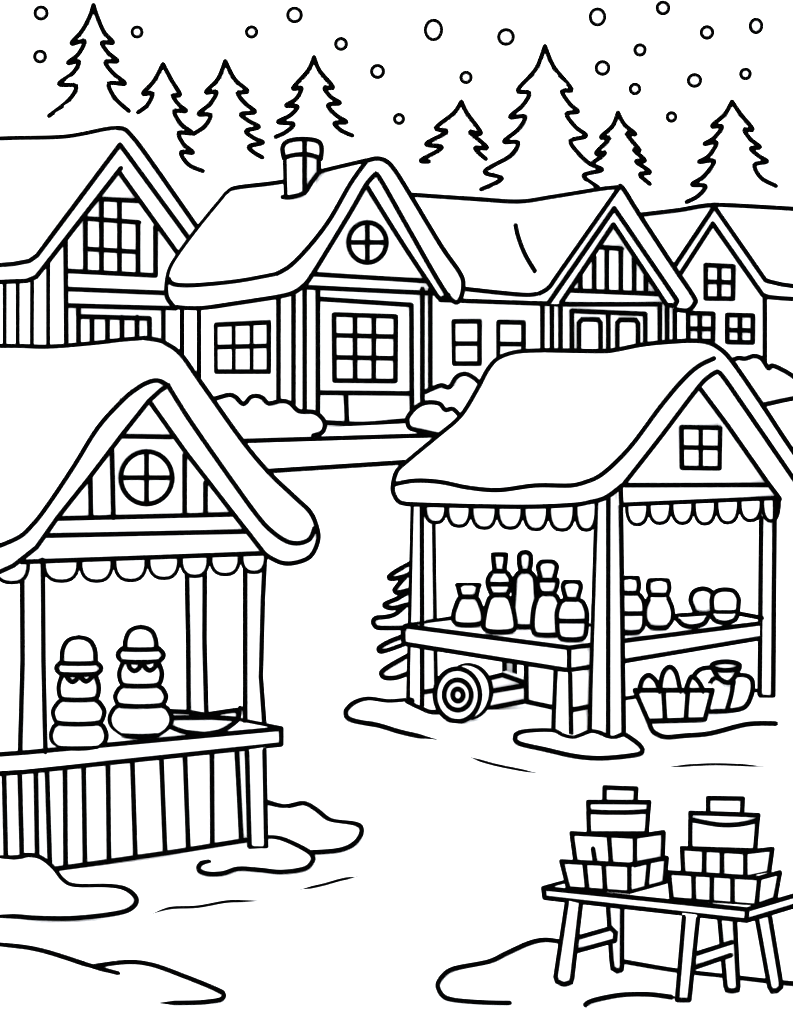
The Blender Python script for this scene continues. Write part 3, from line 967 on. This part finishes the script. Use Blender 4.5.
for nm, ed, yb, pl, yt in (('valance', (626.2, 648.5, 671.3, 693.6, 716.2, 739.3, 762, 780), (524.7, 523.4, 523.4, 524, 522.9, 520.7, 521), g.off(0.06), lambda x: 505 - (x - 621.6) * 0.0442),
                           ('valance', (424.4, 446.6, 471, 497, 523, 548.4, 575, 597), (522.8, 526.4, 528.4, 528.4, 529.8, 530.3, 530.3), side.off(0.06), lambda x: 505 + (1 if x > 450 else 0))):
    b = B()
    for x0, x1, y in zip(ed, ed[1:], yb):
        scallop(b, x0 + 0.6, x1 - 0.6, yt(x0), yt(x1), y, pl, 0.03)
    b.build(nm, CLOTH, RST)
# posts
def hpost(bl, bc, br, tl, tc, tr, name='post'):
    P = [G(*q) for q in (bl, bc, br)]
    T = [at(q[0], q[1], p.y) for q, p in zip((tl, tc, tr), P)]
    b = B()
    b.hexa(P[0], P[1], P[2], T[0], T[1], T[2], top=False, bottom=False)
    b.build(name, WOOD, RST)
hpost((589.7, 730), (608, 735.5), (623.7, 733), (596.6, 500), (608.2, 495), (620.8, 487))
hpost((408.3, 700), (422, 706), (435.8, 698), (412.8, 498), (421.7, 500), (433, 500))
pr = Plane(at(767, 600, G(767, 697).y), (0, -1, 0))
b = B()
q = [(761.3, 500), (759.7, 694), (762, 697), (771, 697.5), (773.3, 695), (774.8, 500)]
b.slab(q, pr, (0.02, 0.13, 0))
b.ink(q, pr)
b.build('post', WOOD, RST)
# counter
ZR = 0.79
cl, cc, cr = G(405, 626, ZR), G(569.2, 647.7, ZR), G(759.5, 623.3, ZR)
dn = Vector((0, 0, -0.2))
b = B()
bl_, bc_, br_ = at(403.5, 643.7, cl.y), at(569.2, 670.4, cc.y), at(759.5, 638.2, cr.y)
b.hexa(bl_, bc_, br_, cl, cc, cr, edges=False)
b.tube([cl, cc, cr])
b.tube([bl_, bc_, br_])
b.tube([cc, bc_])
b.tube([cl, at(402.8, 632, cl.y), bl_])
b.tube([cl, G(452, 618.3, ZR), G(480, 615, ZR)])
b.tube([G(505, 626.3, ZR), G(535, 627.8, ZR)])
b.tube([G(580, 625.8, ZR), G(598, 625.8, ZR)])
b.tube([G(730, 611.8, ZR), G(762, 618, ZR)])
b.build('counter', WOOD, RST)
# leg under the near corner, panel, shelf, wheel
P = [G(553.3, 729), G(571, 734), G(592, 729)]
T = [at(555.6, 671, P[0].y), at(570, 673, P[1].y), at(592, 669, P[2].y)]
b = B()
b.hexa(P[0], P[1], P[2], T[0], T[1], T[2], top=False, bottom=False)
b.ink([(571.5, 710), (589, 706.6)], lambda x, y: at(x, y, P[1].y + (x - 571) / 21 * (P[2].y - P[1].y) - 0.005))
b.build('leg', WOOD, RST)
side_in = side.off(-0.12)
b = B()
q = [(526, 660), (527, 701.7), (555, 707.8), (557, 664)]
pl = Plane(at(540, 700, 24.75), head(AR))
b.slab(q, pl, -pl.n * 0.05)
b.ink([(526, 664), (526.5, 701.7), (555, 707.8)], pl)
b.build('side_panel', WOOD, RST)
b = B()
pl = Plane(at(505, 700, 25.35), (0, -1, 0))
b.slab([(478, 681), (491, 677.6), (502.4, 674.8), (526, 683), (526, 701), (478, 711)], pl, (0.05, 0.2, 0))
b.ink([(478, 680.5), (491, 677.6), (502.4, 674.8), (524, 682.4)], pl)
b.ink([(480, 693), (526, 685.3)], pl)
b.ink([(480, 710), (526.2, 701)], pl)
b.build('axle_box', WOOD, RST)
b = B()
pl = Plane(at(510, 670, 25.6), (0, -1, 0))
b.slab([(504.5, 650), (504.5, 676), (515, 679), (515, 650)], pl, (0, 0.1, 0))
b.ink([(504.5, 655), (504.5, 675)], pl)
b.ink([(515, 655), (515, 678)], pl)
b.build('strut', WOOD, RST)
b = B()
pl = Plane(at(440, 700, 25.45), (0, -1, 0))
b.slab([(424, 692.3), (447, 688.5), (447, 711), (438, 711), (430, 711), (424, 708.5)], pl, (0, 0.1, 0))
b.ink([(423, 692), (445, 688.8)], pl)
b.build('rail', WOOD, RST)
pw = Plane(at(457.4, 695, G(457, 721).y - 0.08), (-0.45, -0.89, 0))
ell = lambda cx, cy, rx, ry, n=40: [(cx + rx * math.cos(2 * math.pi * i / n), cy + ry * math.sin(2 * math.pi * i / n)) for i in range(n)]
wb = at(468.9, 695, 24.9) - at(457.4, 695, 24.9) + Vector((0, 0.17, 0))
b = B()
b.slab(ell(457.4, 695, 22.7, 26.4), pw, wb)
b.ink(ell(457.4, 695, 22.7, 26.4), pw, closed=True)
b.ink(ell(457.6, 695, 13.7, 15.1), pw, closed=True)
back_arc = [(457.4 + 22.7 * math.cos(a), 695 + 26.4 * math.sin(a)) for a in [math.radians(-115 + 230 * i / 24) for i in range(25)]]
b.tube([pw.at(*q) + wb for q in back_arc])
whl = b.build('wheel', WOOD, RST)
b = B()
pwh = pw.off(0.015)
b.slab(ell(457.8, 695, 5.4, 6), pwh, -pwh.n * 0.03)
b.ink(ell(457.8, 695, 5.4, 6), pwh, closed=True)
b.build('hub', WOOD, whl)

# ------------------------------------------------------------------ goods on the right stall
def vessel(name, xc, prof, split, rings, label, cat, group, z=ZR, k=0.75, top='cap', bot='body', back=0.0):
    """prof: (row, half width) from top to bottom; split: index where the body begins"""
    yb, hwb = prof[-1]
    e = 0.18
    d = F * (H - z - 0.03) / (yb - e * k * hwb - Y0) + back
    c = at(xc, yb, d)
    t = thing(name, (c.x, d, z), label, cat, group)
    P = Plane(at(xc, 600, d), (0, -1, 0))
    up, lo = prof[:split], prof[split:]
    if up:
        b = B()
        b.lathe(spline(up), xc, d, k)
        pts = [(xc - hw, y) for y, hw in reversed(up)] + [(xc + hw, y) for y, hw in up]
        b.ink(pts, P, smooth=True)
        b.build(top, CERAMIC, t)
    b = B()
    lo = lo[:-1] + [(lo[-1][0] - e * k * lo[-1][1], lo[-1][1])]
    b.lathe(spline(lo), xc, d, k)
    b.ink([(xc + hw, y) for y, hw in lo], P, smooth=True)
    b.ink([(xc - hw, y) for y, hw in lo], P, smooth=True)
    b.hoop(lo[-1][0], lo[-1][1], xc, d, k, full=False)
    for y, hw in rings:
        b.hoop(y - 1, hw, xc, d, k, full=False, sag=0.3)
    b.build(bot, CERAMIC, t)
    return d
BG = 'bottles and jars on the right stall counter'
vessel('jar', 468.3, [(585, 9.6), (586, 10.4), (591, 9.3), (596.5, 8), (598, 8.6), (602, 11), (612.7, 14.6), (620, 14.8), (624.8, 12.5)], 4, [(597.5, 8)],
       'squat jar with a flared neck, leftmost on the right stall counter', 'jar', BG, top='neck')
vessel('bottle', 525, [(552, 0.2), (552.8, 3.4), (556, 6), (564.7, 5.8), (571.2, 4), (572.5, 6), (578, 10), (590, 11), (602, 11.8), (615, 12.5), (626.5, 12.4)], 5, [(572, 5)],
       'tall plain bottle with an oval stopper, standing behind the others', 'bottle', BG, top='stopper')
vessel('bottle', 499.5, [(554.5, 5.6), (555.5, 6.5), (563, 6), (570.7, 5), (573, 8.2), (579, 11.5), (585, 11.6), (592.3, 9), (595.5, 7.2), (599.5, 10.8), (611.5, 14.3), (625, 16.2), (631.8, 13.8)], 4,
       [(572, 6), (584.8, 11.5), (595.5, 7.5)], 'wide round-shouldered bottle with a banded collar, second from left', 'bottle', BG, top='stopper')
vessel('bottle', 547.4, [(561.6, 4), (562.5, 7), (566.5, 9.6), (574.3, 8), (580.3, 6.8), (580.8, 9.8), (582.5, 10.3), (588.7, 9), (594, 6.9), (597.5, 10.2), (609, 13.8), (625, 15), (635, 13)], 5,
       [(580.8, 10), (594.3, 7)], 'bottle with a bulb stopper over a cup-shaped collar, fourth from left', 'bottle', BG, top='stopper')
vessel('bottle', 571.8, [(582, 5.5), (583, 8), (587, 9.2), (594.7, 7.3), (599.5, 6.2), (600.2, 7.5), (602.5, 11.4), (611.5, 14.8), (621, 15), (633, 14), (639.5, 11.5)], 5, [(600, 6.5), (621.5, 14.9)],
       'stout bottle with one band round its belly, left of the near corner post', 'bottle', BG, top='stopper')
vessel('bottle', 629.5, [(578, 6.5), (579, 8.4), (586, 9.6), (593.5, 8), (595, 10.5), (602, 14.3), (614, 15), (626, 14), (632.5, 10)], 4, [(594, 8.5), (614, 15)],
       'banded bottle half hidden behind the right side of the corner post', 'bottle', BG, top='stopper')
vessel('bottle', 658.6, [(580.2, 7), (581.5, 9.8), (587.5, 10.8), (592, 9.8), (595, 8), (598, 9.8), (609, 14), (619.4, 13.6), (627.8, 8.5)], 5, [(595.8, 9)],
       'plain round bottle with a wide stopper, left of the bowls', 'bottle', BG, top='stopper')
# bowls and buns
def puff_thing(name, outline, d, T, label, cat, group=None, mat=CERAMIC, lines=(), ink=None, smooth=True, z=ZR, w=LW):
    xs = [q[0] for q in outline]
    ys = [q[1] for q in outline]
    pl = facing(sum(xs) / len(xs), sum(ys) / len(ys), d)
    b = B()
    b.puff(outline, pl, T, smooth=smooth)
    if ink is None:
        b.ink(outline, pl, closed=True, smooth=smooth, w=w)
    else:
        b.ink(ink, pl, smooth=smooth, w=w)
    for l in lines:
        b.ink(l, pl.off(0.02), smooth=True, w=w)
    c = pl.at(sum(xs) / len(xs), max(ys))
    return tag(b.build(name, mat, loc=(c.x, c.y, z)), label, cat, group)
db = F * (H - ZR) / (630 - Y0)
puff_thing('bun', [(697, 613), (692.5, 606), (690.6, 599.5), (693.7, 591.8), (702.6, 588.6), (711, 591.5), (714, 600), (711, 613)], db + 0.12, 0.09,
           'round bun behind the shallow bowl, half covered by the other bun', 'bun', 'round buns on the counter')
puff_thing('bowl', [(675.8, 616), (692, 614.6), (708.3, 614), (707, 619), (703, 624), (692.4, 626.6), (683.4, 625), (678, 620)], db, 0.09,
           'wide shallow bowl on the right stall counter, left one of two bowls', 'bowl', 'bowls on the counter')
puff_thing('bowl', [(711.5, 612.5), (725, 612), (737.3, 612.5), (737, 616), (734, 620.3), (724.4, 622.8), (715.4, 620.6), (712, 616)], db - 0.05, 0.09,
           'small deep bowl under the front bun, right one of two bowls', 'bowl', 'bowls on the counter')
puff_thing('bun', [(714, 612), (711.8, 602), (713.5, 594), (719, 590.3), (727, 589.6), (734, 591.3), (738.4, 598), (738.5, 604), (736.5, 612), (725, 613)], db - 0.02, 0.1,
           'large round bun in the small deep bowl, right end of the counter', 'bun', 'round buns on the counter')
# basket of loaves and the sack on the snow
dB = G(675, 724).y
plb = Plane(at(675, 700, dB), (0, -1, 0))
t = thing('basket', (plb.at(675, 720).x, dB, 0), 'slatted wooden basket of loaves on the snow under the right stall', 'basket')
b = B()
q = [(634.8, 690.2), (712.7, 690.2), (705, 719.5), (648.4, 721)]
b.slab(q, plb, (0.02, 0.3, 0))
b.ink(q, plb, closed=True)
b.ink([(634.8, 690), (712.7, 690)], plb, w=5.2)
b.ink([(663.6, 691.3), (665.2, 719.6)], plb)
b.ink([(688, 691), (686, 719)], plb)
b.build('basket_body', WOOD, t)
for o_, lab in (([(639, 692), (641.8, 680.4), (648.4, 675), (655, 679.3), (658.8, 687), (659.5, 692)], 'low rounded loaf at the left side of the basket'),
                ([(659.3, 692), (662.5, 673.8), (669.7, 666.8), (676.3, 672.7), (680, 688.4), (680.5, 692)], 'tallest pointed loaf in the middle of the basket'),
                ([(685, 692), (689.4, 679.3), (693, 676.6), (698.5, 681.4), (702.5, 688.4), (703, 692)], 'small narrow loaf at the right side of the basket')):
    pl = Plane(at(o_[0][0], 690, dB + 0.04), (0, -1, 0))
    b = B()
    b.puff(spline(o_), pl, 0.035, smooth=False)
    b.ink(o_, pl, smooth=True)
    c = pl.at(o_[0][0] + 10, 692)
    tag(b.build('loaf', CERAMIC, loc=c), lab, 'loaf', 'loaves in the basket')
dS = G(730, 715).y
puff_thing('loaf', [(696, 690), (693.5, 678), (698.5, 670.5), (707, 667.8), (717, 669), (722, 680), (716, 692)], dS + 0.12, 0.1,
           'round loaf between the basket and the tied sack, half hidden', 'loaf', z=0)
t = thing('sack', (at(730, 711, dS).x, dS, 0), 'plump sack with a flared open neck behind the basket', 'sack')
pls = facing(730, 700, dS)
b = B()
body = [(709, 711.5), (706.5, 700), (708.4, 688), (711.6, 680.4), (717, 677.5), (727, 682), (737.8, 675), (747.6, 676), (752.6, 681.4), (752, 693.4), (745.4, 706.5), (731.3, 710.6), (715, 711.5)]
b.puff(body, pls, 0.12)
b.ink([(708.4, 688), (711.6, 680.4), (717, 677.5)], pls, smooth=True)
b.ink([(737.8, 675), (747.6, 676), (752.6, 681.4), (752, 693.4), (745.4, 706.5), (731.3, 710.6), (709.4, 711.5)], pls, smooth=True)
b.ink([(717, 677.5), (727, 682.5), (733, 681), (732.6, 686), (731.3, 694.5), (727, 709.8)], pls.off(0.125), smooth=True)
b.build('bag', CLOTH, t)
b = B()
pn = pls.off(0.14)
b.slab([(711.6, 666.2), (714, 670), (718.2, 677), (727, 682.5), (734.5, 677), (739.5, 668.4), (739.5, 664), (726, 661.5), (713, 663.5)], pn, -pn.n * 0.1)
b.ink(ell(725.8, 666, 14.1, 4.4), pn, closed=True)
b.ink([(712, 667), (718.2, 677), (727, 682.5), (734.5, 677), (739.8, 667)], pn, smooth=True)
b.build('neck', CLOTH, t)

# ------------------------------------------------------------------ young spruce behind the right stall
dT = G(415, 700).y + 0.55
t = thing('spruce_sapling', at(424, 690, dT), 'young spruce peeking out behind the left post of the right stall', 'tree')
t.location.z = 0
b = B()
plt = Plane(at(410, 620, dT), (0, -1, 0))
fr = [[(414, 561), (410, 563.4), (397, 570.5), (389, 576.7), (392, 579), (403, 576.7), (414, 573)],
      [(414, 571), (404, 578), (396, 587.7), (394.5, 590.8), (398.4, 592.8), (414, 588.5)],
      [(414, 589.5), (408.6, 592.3), (397, 598.6), (385, 604), (386.7, 607.2), (395.3, 608), (414, 602.5)],
      [(414, 598), (404.7, 606.4), (395.3, 614.2), (386, 616.9), (375.8, 618), (373, 622.5), (376.6, 627.5), (386, 628.3), (414, 628)],
      [(414, 633), (400.8, 636.9), (387.5, 642.3), (379, 647.8), (379.7, 651.3), (386, 650.6), (404.7, 644), (414, 640)],
      [(414, 652), (406.3, 656.4), (392.2, 664.2), (382, 671.3), (382, 676), (387.5, 678.3), (398.4, 677.2), (414, 671)]]
for i, f_ in enumerate(fr):
    pz = plt.off(0.03 * (i % 3))
    b.puff(spline(f_), pz, 0.04, smooth=False)
    b.ink(f_, pz, smooth=True)
b.lathe([(548, 0.5), (570, 3), (600, 6), (640, 9), (680, 10)], 424, dT + 0.1, 0.9, 14)
b.build('crown', FIR, t)
b = B()
c = at(424, 680, dT + 0.1)
r0 = [b.bm.verts.new((c.x + 0.05 * math.cos(a), c.y + 0.05 * math.sin(a), -0.03)) for a in [2 * math.pi * i / 10 for i in range(10)]]
r1 = [b.bm.verts.new((c.x + 0.04 * math.cos(a), c.y + 0.04 * math.sin(a), c.z + 0.1)) for a in [2 * math.pi * i / 10 for i in range(10)]]
for i in range(10):
    b.face((r0[i], r0[(i + 1) % 10], r1[(i + 1) % 10], r1[i]))
b.face(r1)
b.build('trunk', FIR, t)

# ------------------------------------------------------------------ trestle table
ZT = 0.615
tl, tc, tr = G(543.2, 888, ZT), G(747.4, 909.4, ZT), G(806, 892, ZT)
TAB = thing('trestle_table', (G(650, 985).x, G(650, 985).y, 0), 'wooden table with splayed legs carrying two stacks of crates', 'table')
b = B()
ul, uc, ur = at(544.5, 897.8, tl.y), at(746.5, 920.6, tc.y), at(806, 902.5, tr.y)
b.hexa(ul, uc, ur, tl, tc, tr, edges=False)
b.tube([tl, tc, tr])
b.tube([ul, uc, ur])
b.tube([tl, ul])
b.tube([tc, uc])
b.tube([tl, G(564, 882.3, ZT), G(600, 874.5, ZT)])
b.build('tabletop', WOOD, TAB)
def leg(c, d, name='leg', closed=False, smooth=False):
    flat_post(TAB, name, c, d, 0.08, closed=closed)
leg([(567, 902), (555.5, 977), (557, 981.5), (564, 984.5), (571, 982), (572.3, 978), (581, 904)], 16.85)
leg([(607.6, 900), (611.5, 960), (612.7, 968.5), (617, 970.8), (621.5, 969.8), (622, 966), (622.3, 900)], 17.1)
leg([(684, 917), (677, 1000), (689.3, 1000), (698, 918.5)], 16.5)
leg([(719, 915), (725.5, 986), (727, 990), (732, 991), (737.5, 989.8), (738.3, 986), (734.8, 915)], 16.72)
leg([(756, 914), (769.5, 987), (772, 991), (777, 990.5), (781, 987), (781, 982), (769, 910)], 16.72)
flat_post(TAB, 'stretcher', [(576, 938), (610.8, 928), (615.6, 932.7), (615, 940.7), (576, 951.5)], 16.95, 0.05, closed=True)
flat_post(TAB, 'stretcher', [(732, 942.3), (694, 954.5), (692, 968.5), (731, 955)], 16.6, 0.05)

# crates on the table
CG = 'slatted crates stacked on the table'
def crate(bp, tp, dep, slats, label, z=None):
    """bp, tp: left, corner, right points below and above; dep: their depths"""
    b = B()
    Bp = [at(q[0], q[1], d) for q, d in zip(bp, dep)]
    Tp = [at(q[0], q[1], d) for q, d in zip(tp, dep)]
    b.hexa(Bp[0], Bp[1], Bp[2], Tp[0], Tp[1], Tp[2])
    for face, x0y0, x1y1 in slats:
        i, j = (0, 1) if face == 'l' else (1, 2)
        def dd(x, y, i=i, j=j):
            fa, fb = bp[i][0], bp[j][0]
            u = (x - fa) / (fb - fa)
            return at(x, y, dep[i] + (dep[j] - dep[i]) * u - 0.004)
        b.ink([x0y0, x1y1], dd)
    return tag(b.build('crate', WOOD, loc=Bp[1]), label, 'crate', CG)
dA = [G(568.2, 886.8, ZT).y - 0.0, G(629.2, 892.7, ZT).y, G(664.5, 883, ZT).y]
crate([(568.2, 888.6), (629.2, 892.7), (664.5, 883)], [(561.2, 861.3), (629.2, 864.8), (666.8, 857.7)], dA,
      [('l', (584.5, 862.6), (587.3, 890)), ('l', (603.6, 863.5), (605.3, 891.5)), ('r', (649, 861), (646.5, 888))],
      'bottom crate of the left stack, flaring outward')
dA2 = [dA[0] + 0.03, dA[1] + 0.05, dA[2] + 0.03]
crate([(575.3, 862), (634.8, 865), (662.7, 858.5)], [(571.4, 833.2), (634.8, 836.4), (663.6, 832.1)], dA2,
      [('l', (608.9, 835), (611, 863)), ('l', (593, 848.6), (595, 861))],
      'second crate of the left stack, with a short cracked slat')
dB1 = [G(671.4, 898.8, ZT).y, G(756, 904.5, ZT).y, G(775, 898.2, ZT).y]
crate([(671.4, 899.2), (756.3, 905.8), (775, 899)], [(668.7, 872.3), (759.3, 878), (780, 872.3)], dB1,
      [('l', (693.5, 874.4), (694, 901)), ('l', (712, 875.6), (711.7, 902.5)), ('l', (732.6, 877), (732.6, 905))],
      'bottom crate of the right stack, standing at the table corner')
dB2 = [dB1[0] + 0.03, dB1[1] + 0.05, dB1[2] + 0.03]
crate([(683, 874), (745.2, 878), (769, 873)], [(681.8, 848), (745.2, 852), (772.4, 848.8)], dB2,
      [('l', (704.5, 849.6), (704, 875)), ('l', (722, 850.4), (722, 876.5))],
      'second crate of the right stack, smaller than the one below it')
def lidded(front, lid, knob, d, label):
    pl = Plane(at(front[0][0], front[0][1], d), (0, -1, 0))
    c = pl.at(0.5 * (front[0][0] + front[1][0]), front[3][1])
    t = thing('lidded_box', (c.x, d, c.z), label, 'box', 'lidded boxes on top of the crates')
    b = B()
    n = len(lid)
    body = [lid[0]] + lid[1:] + [front[2], front[3]]
    b.slab(body, pl, (0.03, 0.28, 0))
    b.ink([lid[0], front[3]], pl)
    b.ink([lid[-1], front[2]], pl)
    b.ink([front[3], front[2]], pl)
    b.build('box_body', WOOD, t)
    b = B()
    p2 = pl.off(0.012)
    b.slab([front[0], front[1]] + list(reversed(lid)), p2, (0.03, 0.31, 0))
    b.ink([lid[0], front[0], front[1], lid[-1]], p2)
    b.ink(lid, p2, smooth=True)
    lo = b.build('lid', WOOD, t)
    b = B()
    p3 = pl.off(-0.02)
    b.slab(knob, p3, (0.02, 0.14, 0))
    b.ink([knob[3], knob[0], knob[1], knob[2]], p3)
    b.build('lid_handle', WOOD, lo)
lidded([(588, 801.8), (649.5, 802.1), (646.8, 833.5), (589, 833.5)], [(588.4, 811.5), (605, 812.3), (630, 812.3), (648.6, 811.2)],
       [(604.4, 787.3), (636.6, 788.5), (635.5, 803), (604.2, 803)], dA2[1] + 0.02, 'lidded box with a straight lid edge on top of the left stack')
lidded([(690.2, 812.7), (758.6, 815), (755.3, 850.5), (690.2, 848.5)], [(690.4, 819.6), (713.7, 824), (728.8, 825), (743.9, 823.6), (757.8, 820.3)],
       [(707.8, 798), (743, 798.5), (742.2, 815), (708, 814)], dB2[1] + 0.02, 'lidded box with a sagging lid edge on top of the right stack')

# ------------------------------------------------------------------ snow drifts
SG = 'snow drifts lying about the square'
def mound(px, ink, d, T, label, closed_ink=False):
    pl = facing(sum(q[0] for q in px) / len(px), max(q[1] for q in px), d)
    b = B()
    b.puff(px, pl, T)
    b.ink(ink, pl, smooth=True)
    c = pl.at(sum(q[0] for q in px) / len(px), max(q[1] for q in px))
    tag(b.build('snow_drift', SNOW, loc=(c.x, c.y, 0)), label, 'snow drift', SG)
def low_drift(px, inks, label, h=0.03, w=LW, name='snow_drift'):
    b = B()
    b.drift(px, h)
    for l, tp in inks:
        b.ink(l, lambda x, y: G(x, y, 0.02), smooth=True, taper=tp, w=w)
    c = G(sum(q[0] for q in px) / len(px), sum(q[1] for q in px) / len(px))
    tag(b.build(name, SNOW, loc=c), label, 'snow drift', SG)
m1 = [(-40, 857), (12.6, 857.5), (27.7, 855), (40.4, 857.5), (53, 867.5), (63, 880), (75.7, 885.7), (108.4, 886), (126, 889), (136.2, 897.8), (133.7, 906.6), (118.5, 913), (75.7, 918), (37.8, 918),
      (12.6, 916.2), (-40, 914)]
mound(m1, m1, G(60, 922).y, 0.15, 'tongue of snow against the plank front of the left stall')
m2 = [(267, 802), (284.8, 806.5), (303.7, 803.2), (316.3, 809.5), (331.4, 820.4), (356.6, 824), (361.7, 831), (355.4, 842.3), (339, 850), (311, 852.4), (295, 843.5), (268, 836)]
low_drift(m2, [(m2[:10], False)], 'wavy pile of snow right of the left stall, behind its leg', h=0.02)
m3 = [(268.4, 837.3), (281, 838.5), (298.6, 846), (311.2, 853.7), (312.5, 861.2), (303.7, 868.8), (281, 872), (260, 870), (238, 868.8), (223, 873.3), (207.8, 873.8), (199, 870), (200.3, 863.8), (209, 861.7)]
low_drift(m3 + [(235, 852)], [(m3, False)], 'curling drift round the foot of the left stall leg')
m4 = [(514.8, 739), (517, 733.5), (529.5, 731), (553.3, 731), (563.6, 735.8), (572.6, 738), (579.5, 736), (590.8, 731.7), (600, 733), (607.8, 737), (614.6, 737.6), (623.7, 734.6), (632, 739), (640.7, 746),
      (642, 751.7), (634, 755), (602, 758), (575, 756), (545.4, 749.4), (520.4, 743.7)]
low_drift(m4, [(m4 + [m4[0]], False)], 'oval drift round the near corner post of the right stall', h=0.02)
m5 = [(412, 700.5), (408.5, 699.8), (388.2, 701.3), (368, 698.8), (352.7, 703.4), (345.6, 712.2), (351.4, 719.8), (378, 725), (403.5, 732.5), (436.4, 739.4)]
low_drift(m5 + [(436, 720)], [(m5[:8], False), (m5[6:], True)], 'long drift left of the right stall, in front of the young spruce', h=0.02)
m6 = [(648.4, 720.7), (651, 728), (655, 732.7), (665.8, 737), (685.4, 735.5), (709.4, 733.4), (742.2, 725), (759.6, 723.3), (776, 723.5)]
low_drift(m6 + [(770, 716), (712, 716)], [(m6, False)], 'drift under the loaf basket beside the right stall', h=0.012)
m7 = [(437.7, 986), (441.6, 977), (454, 968.5), (488, 961.7), (506.2, 953.3), (529, 943), (544.8, 939.7), (559.6, 941.5), (590, 953), (624, 961.5), (675.6, 970.4), (722, 975.8), (770, 981.2), (800, 984)]
m7b = [(437.7, 986), (442.7, 995.3), (454, 1000), (483.5, 1002.5), (510, 1003)]
low_drift(m7 + [(800, 1003), (650, 1003)] + list(reversed(m7b))[:-1], [(list(reversed(m7b)) + m7[1:8], False), (m7[9:], False)], 'broad drift spreading under the trestle table', h=0.02)
m8 = [(585, 1005), (592.6, 1000.4), (619.8, 995), (648.5, 994.3), (676, 998), (690, 1003)]
low_drift(m8 + [(660, 1016), (610, 1016)], [(m8[:4] + [(672, 997)], False)], 'low hump of snow in front of the trestle table', h=0.008)
m9 = [(-40, 942), (12.6, 945.6), (37.8, 949.4), (63, 956.6), (91.4, 966), (118, 973.4)]
low_drift(m9 + [(80, 1060), (-40, 1060)], [(m9, False)], 'large drift in the bottom left corner', h=0.02)
m10 = [(94.6, 966), (126, 962), (151.3, 964.5), (182.8, 975.6), (217.5, 989.7), (223.8, 995), (219, 1000), (200, 1002.5), (160, 1003)]
low_drift(m10 + [(60, 1005), (70, 980)], [(m10[:8], False), (m10[6:], True)], 'pointed drift overlapping the large drift in the bottom left corner', h=0.02)
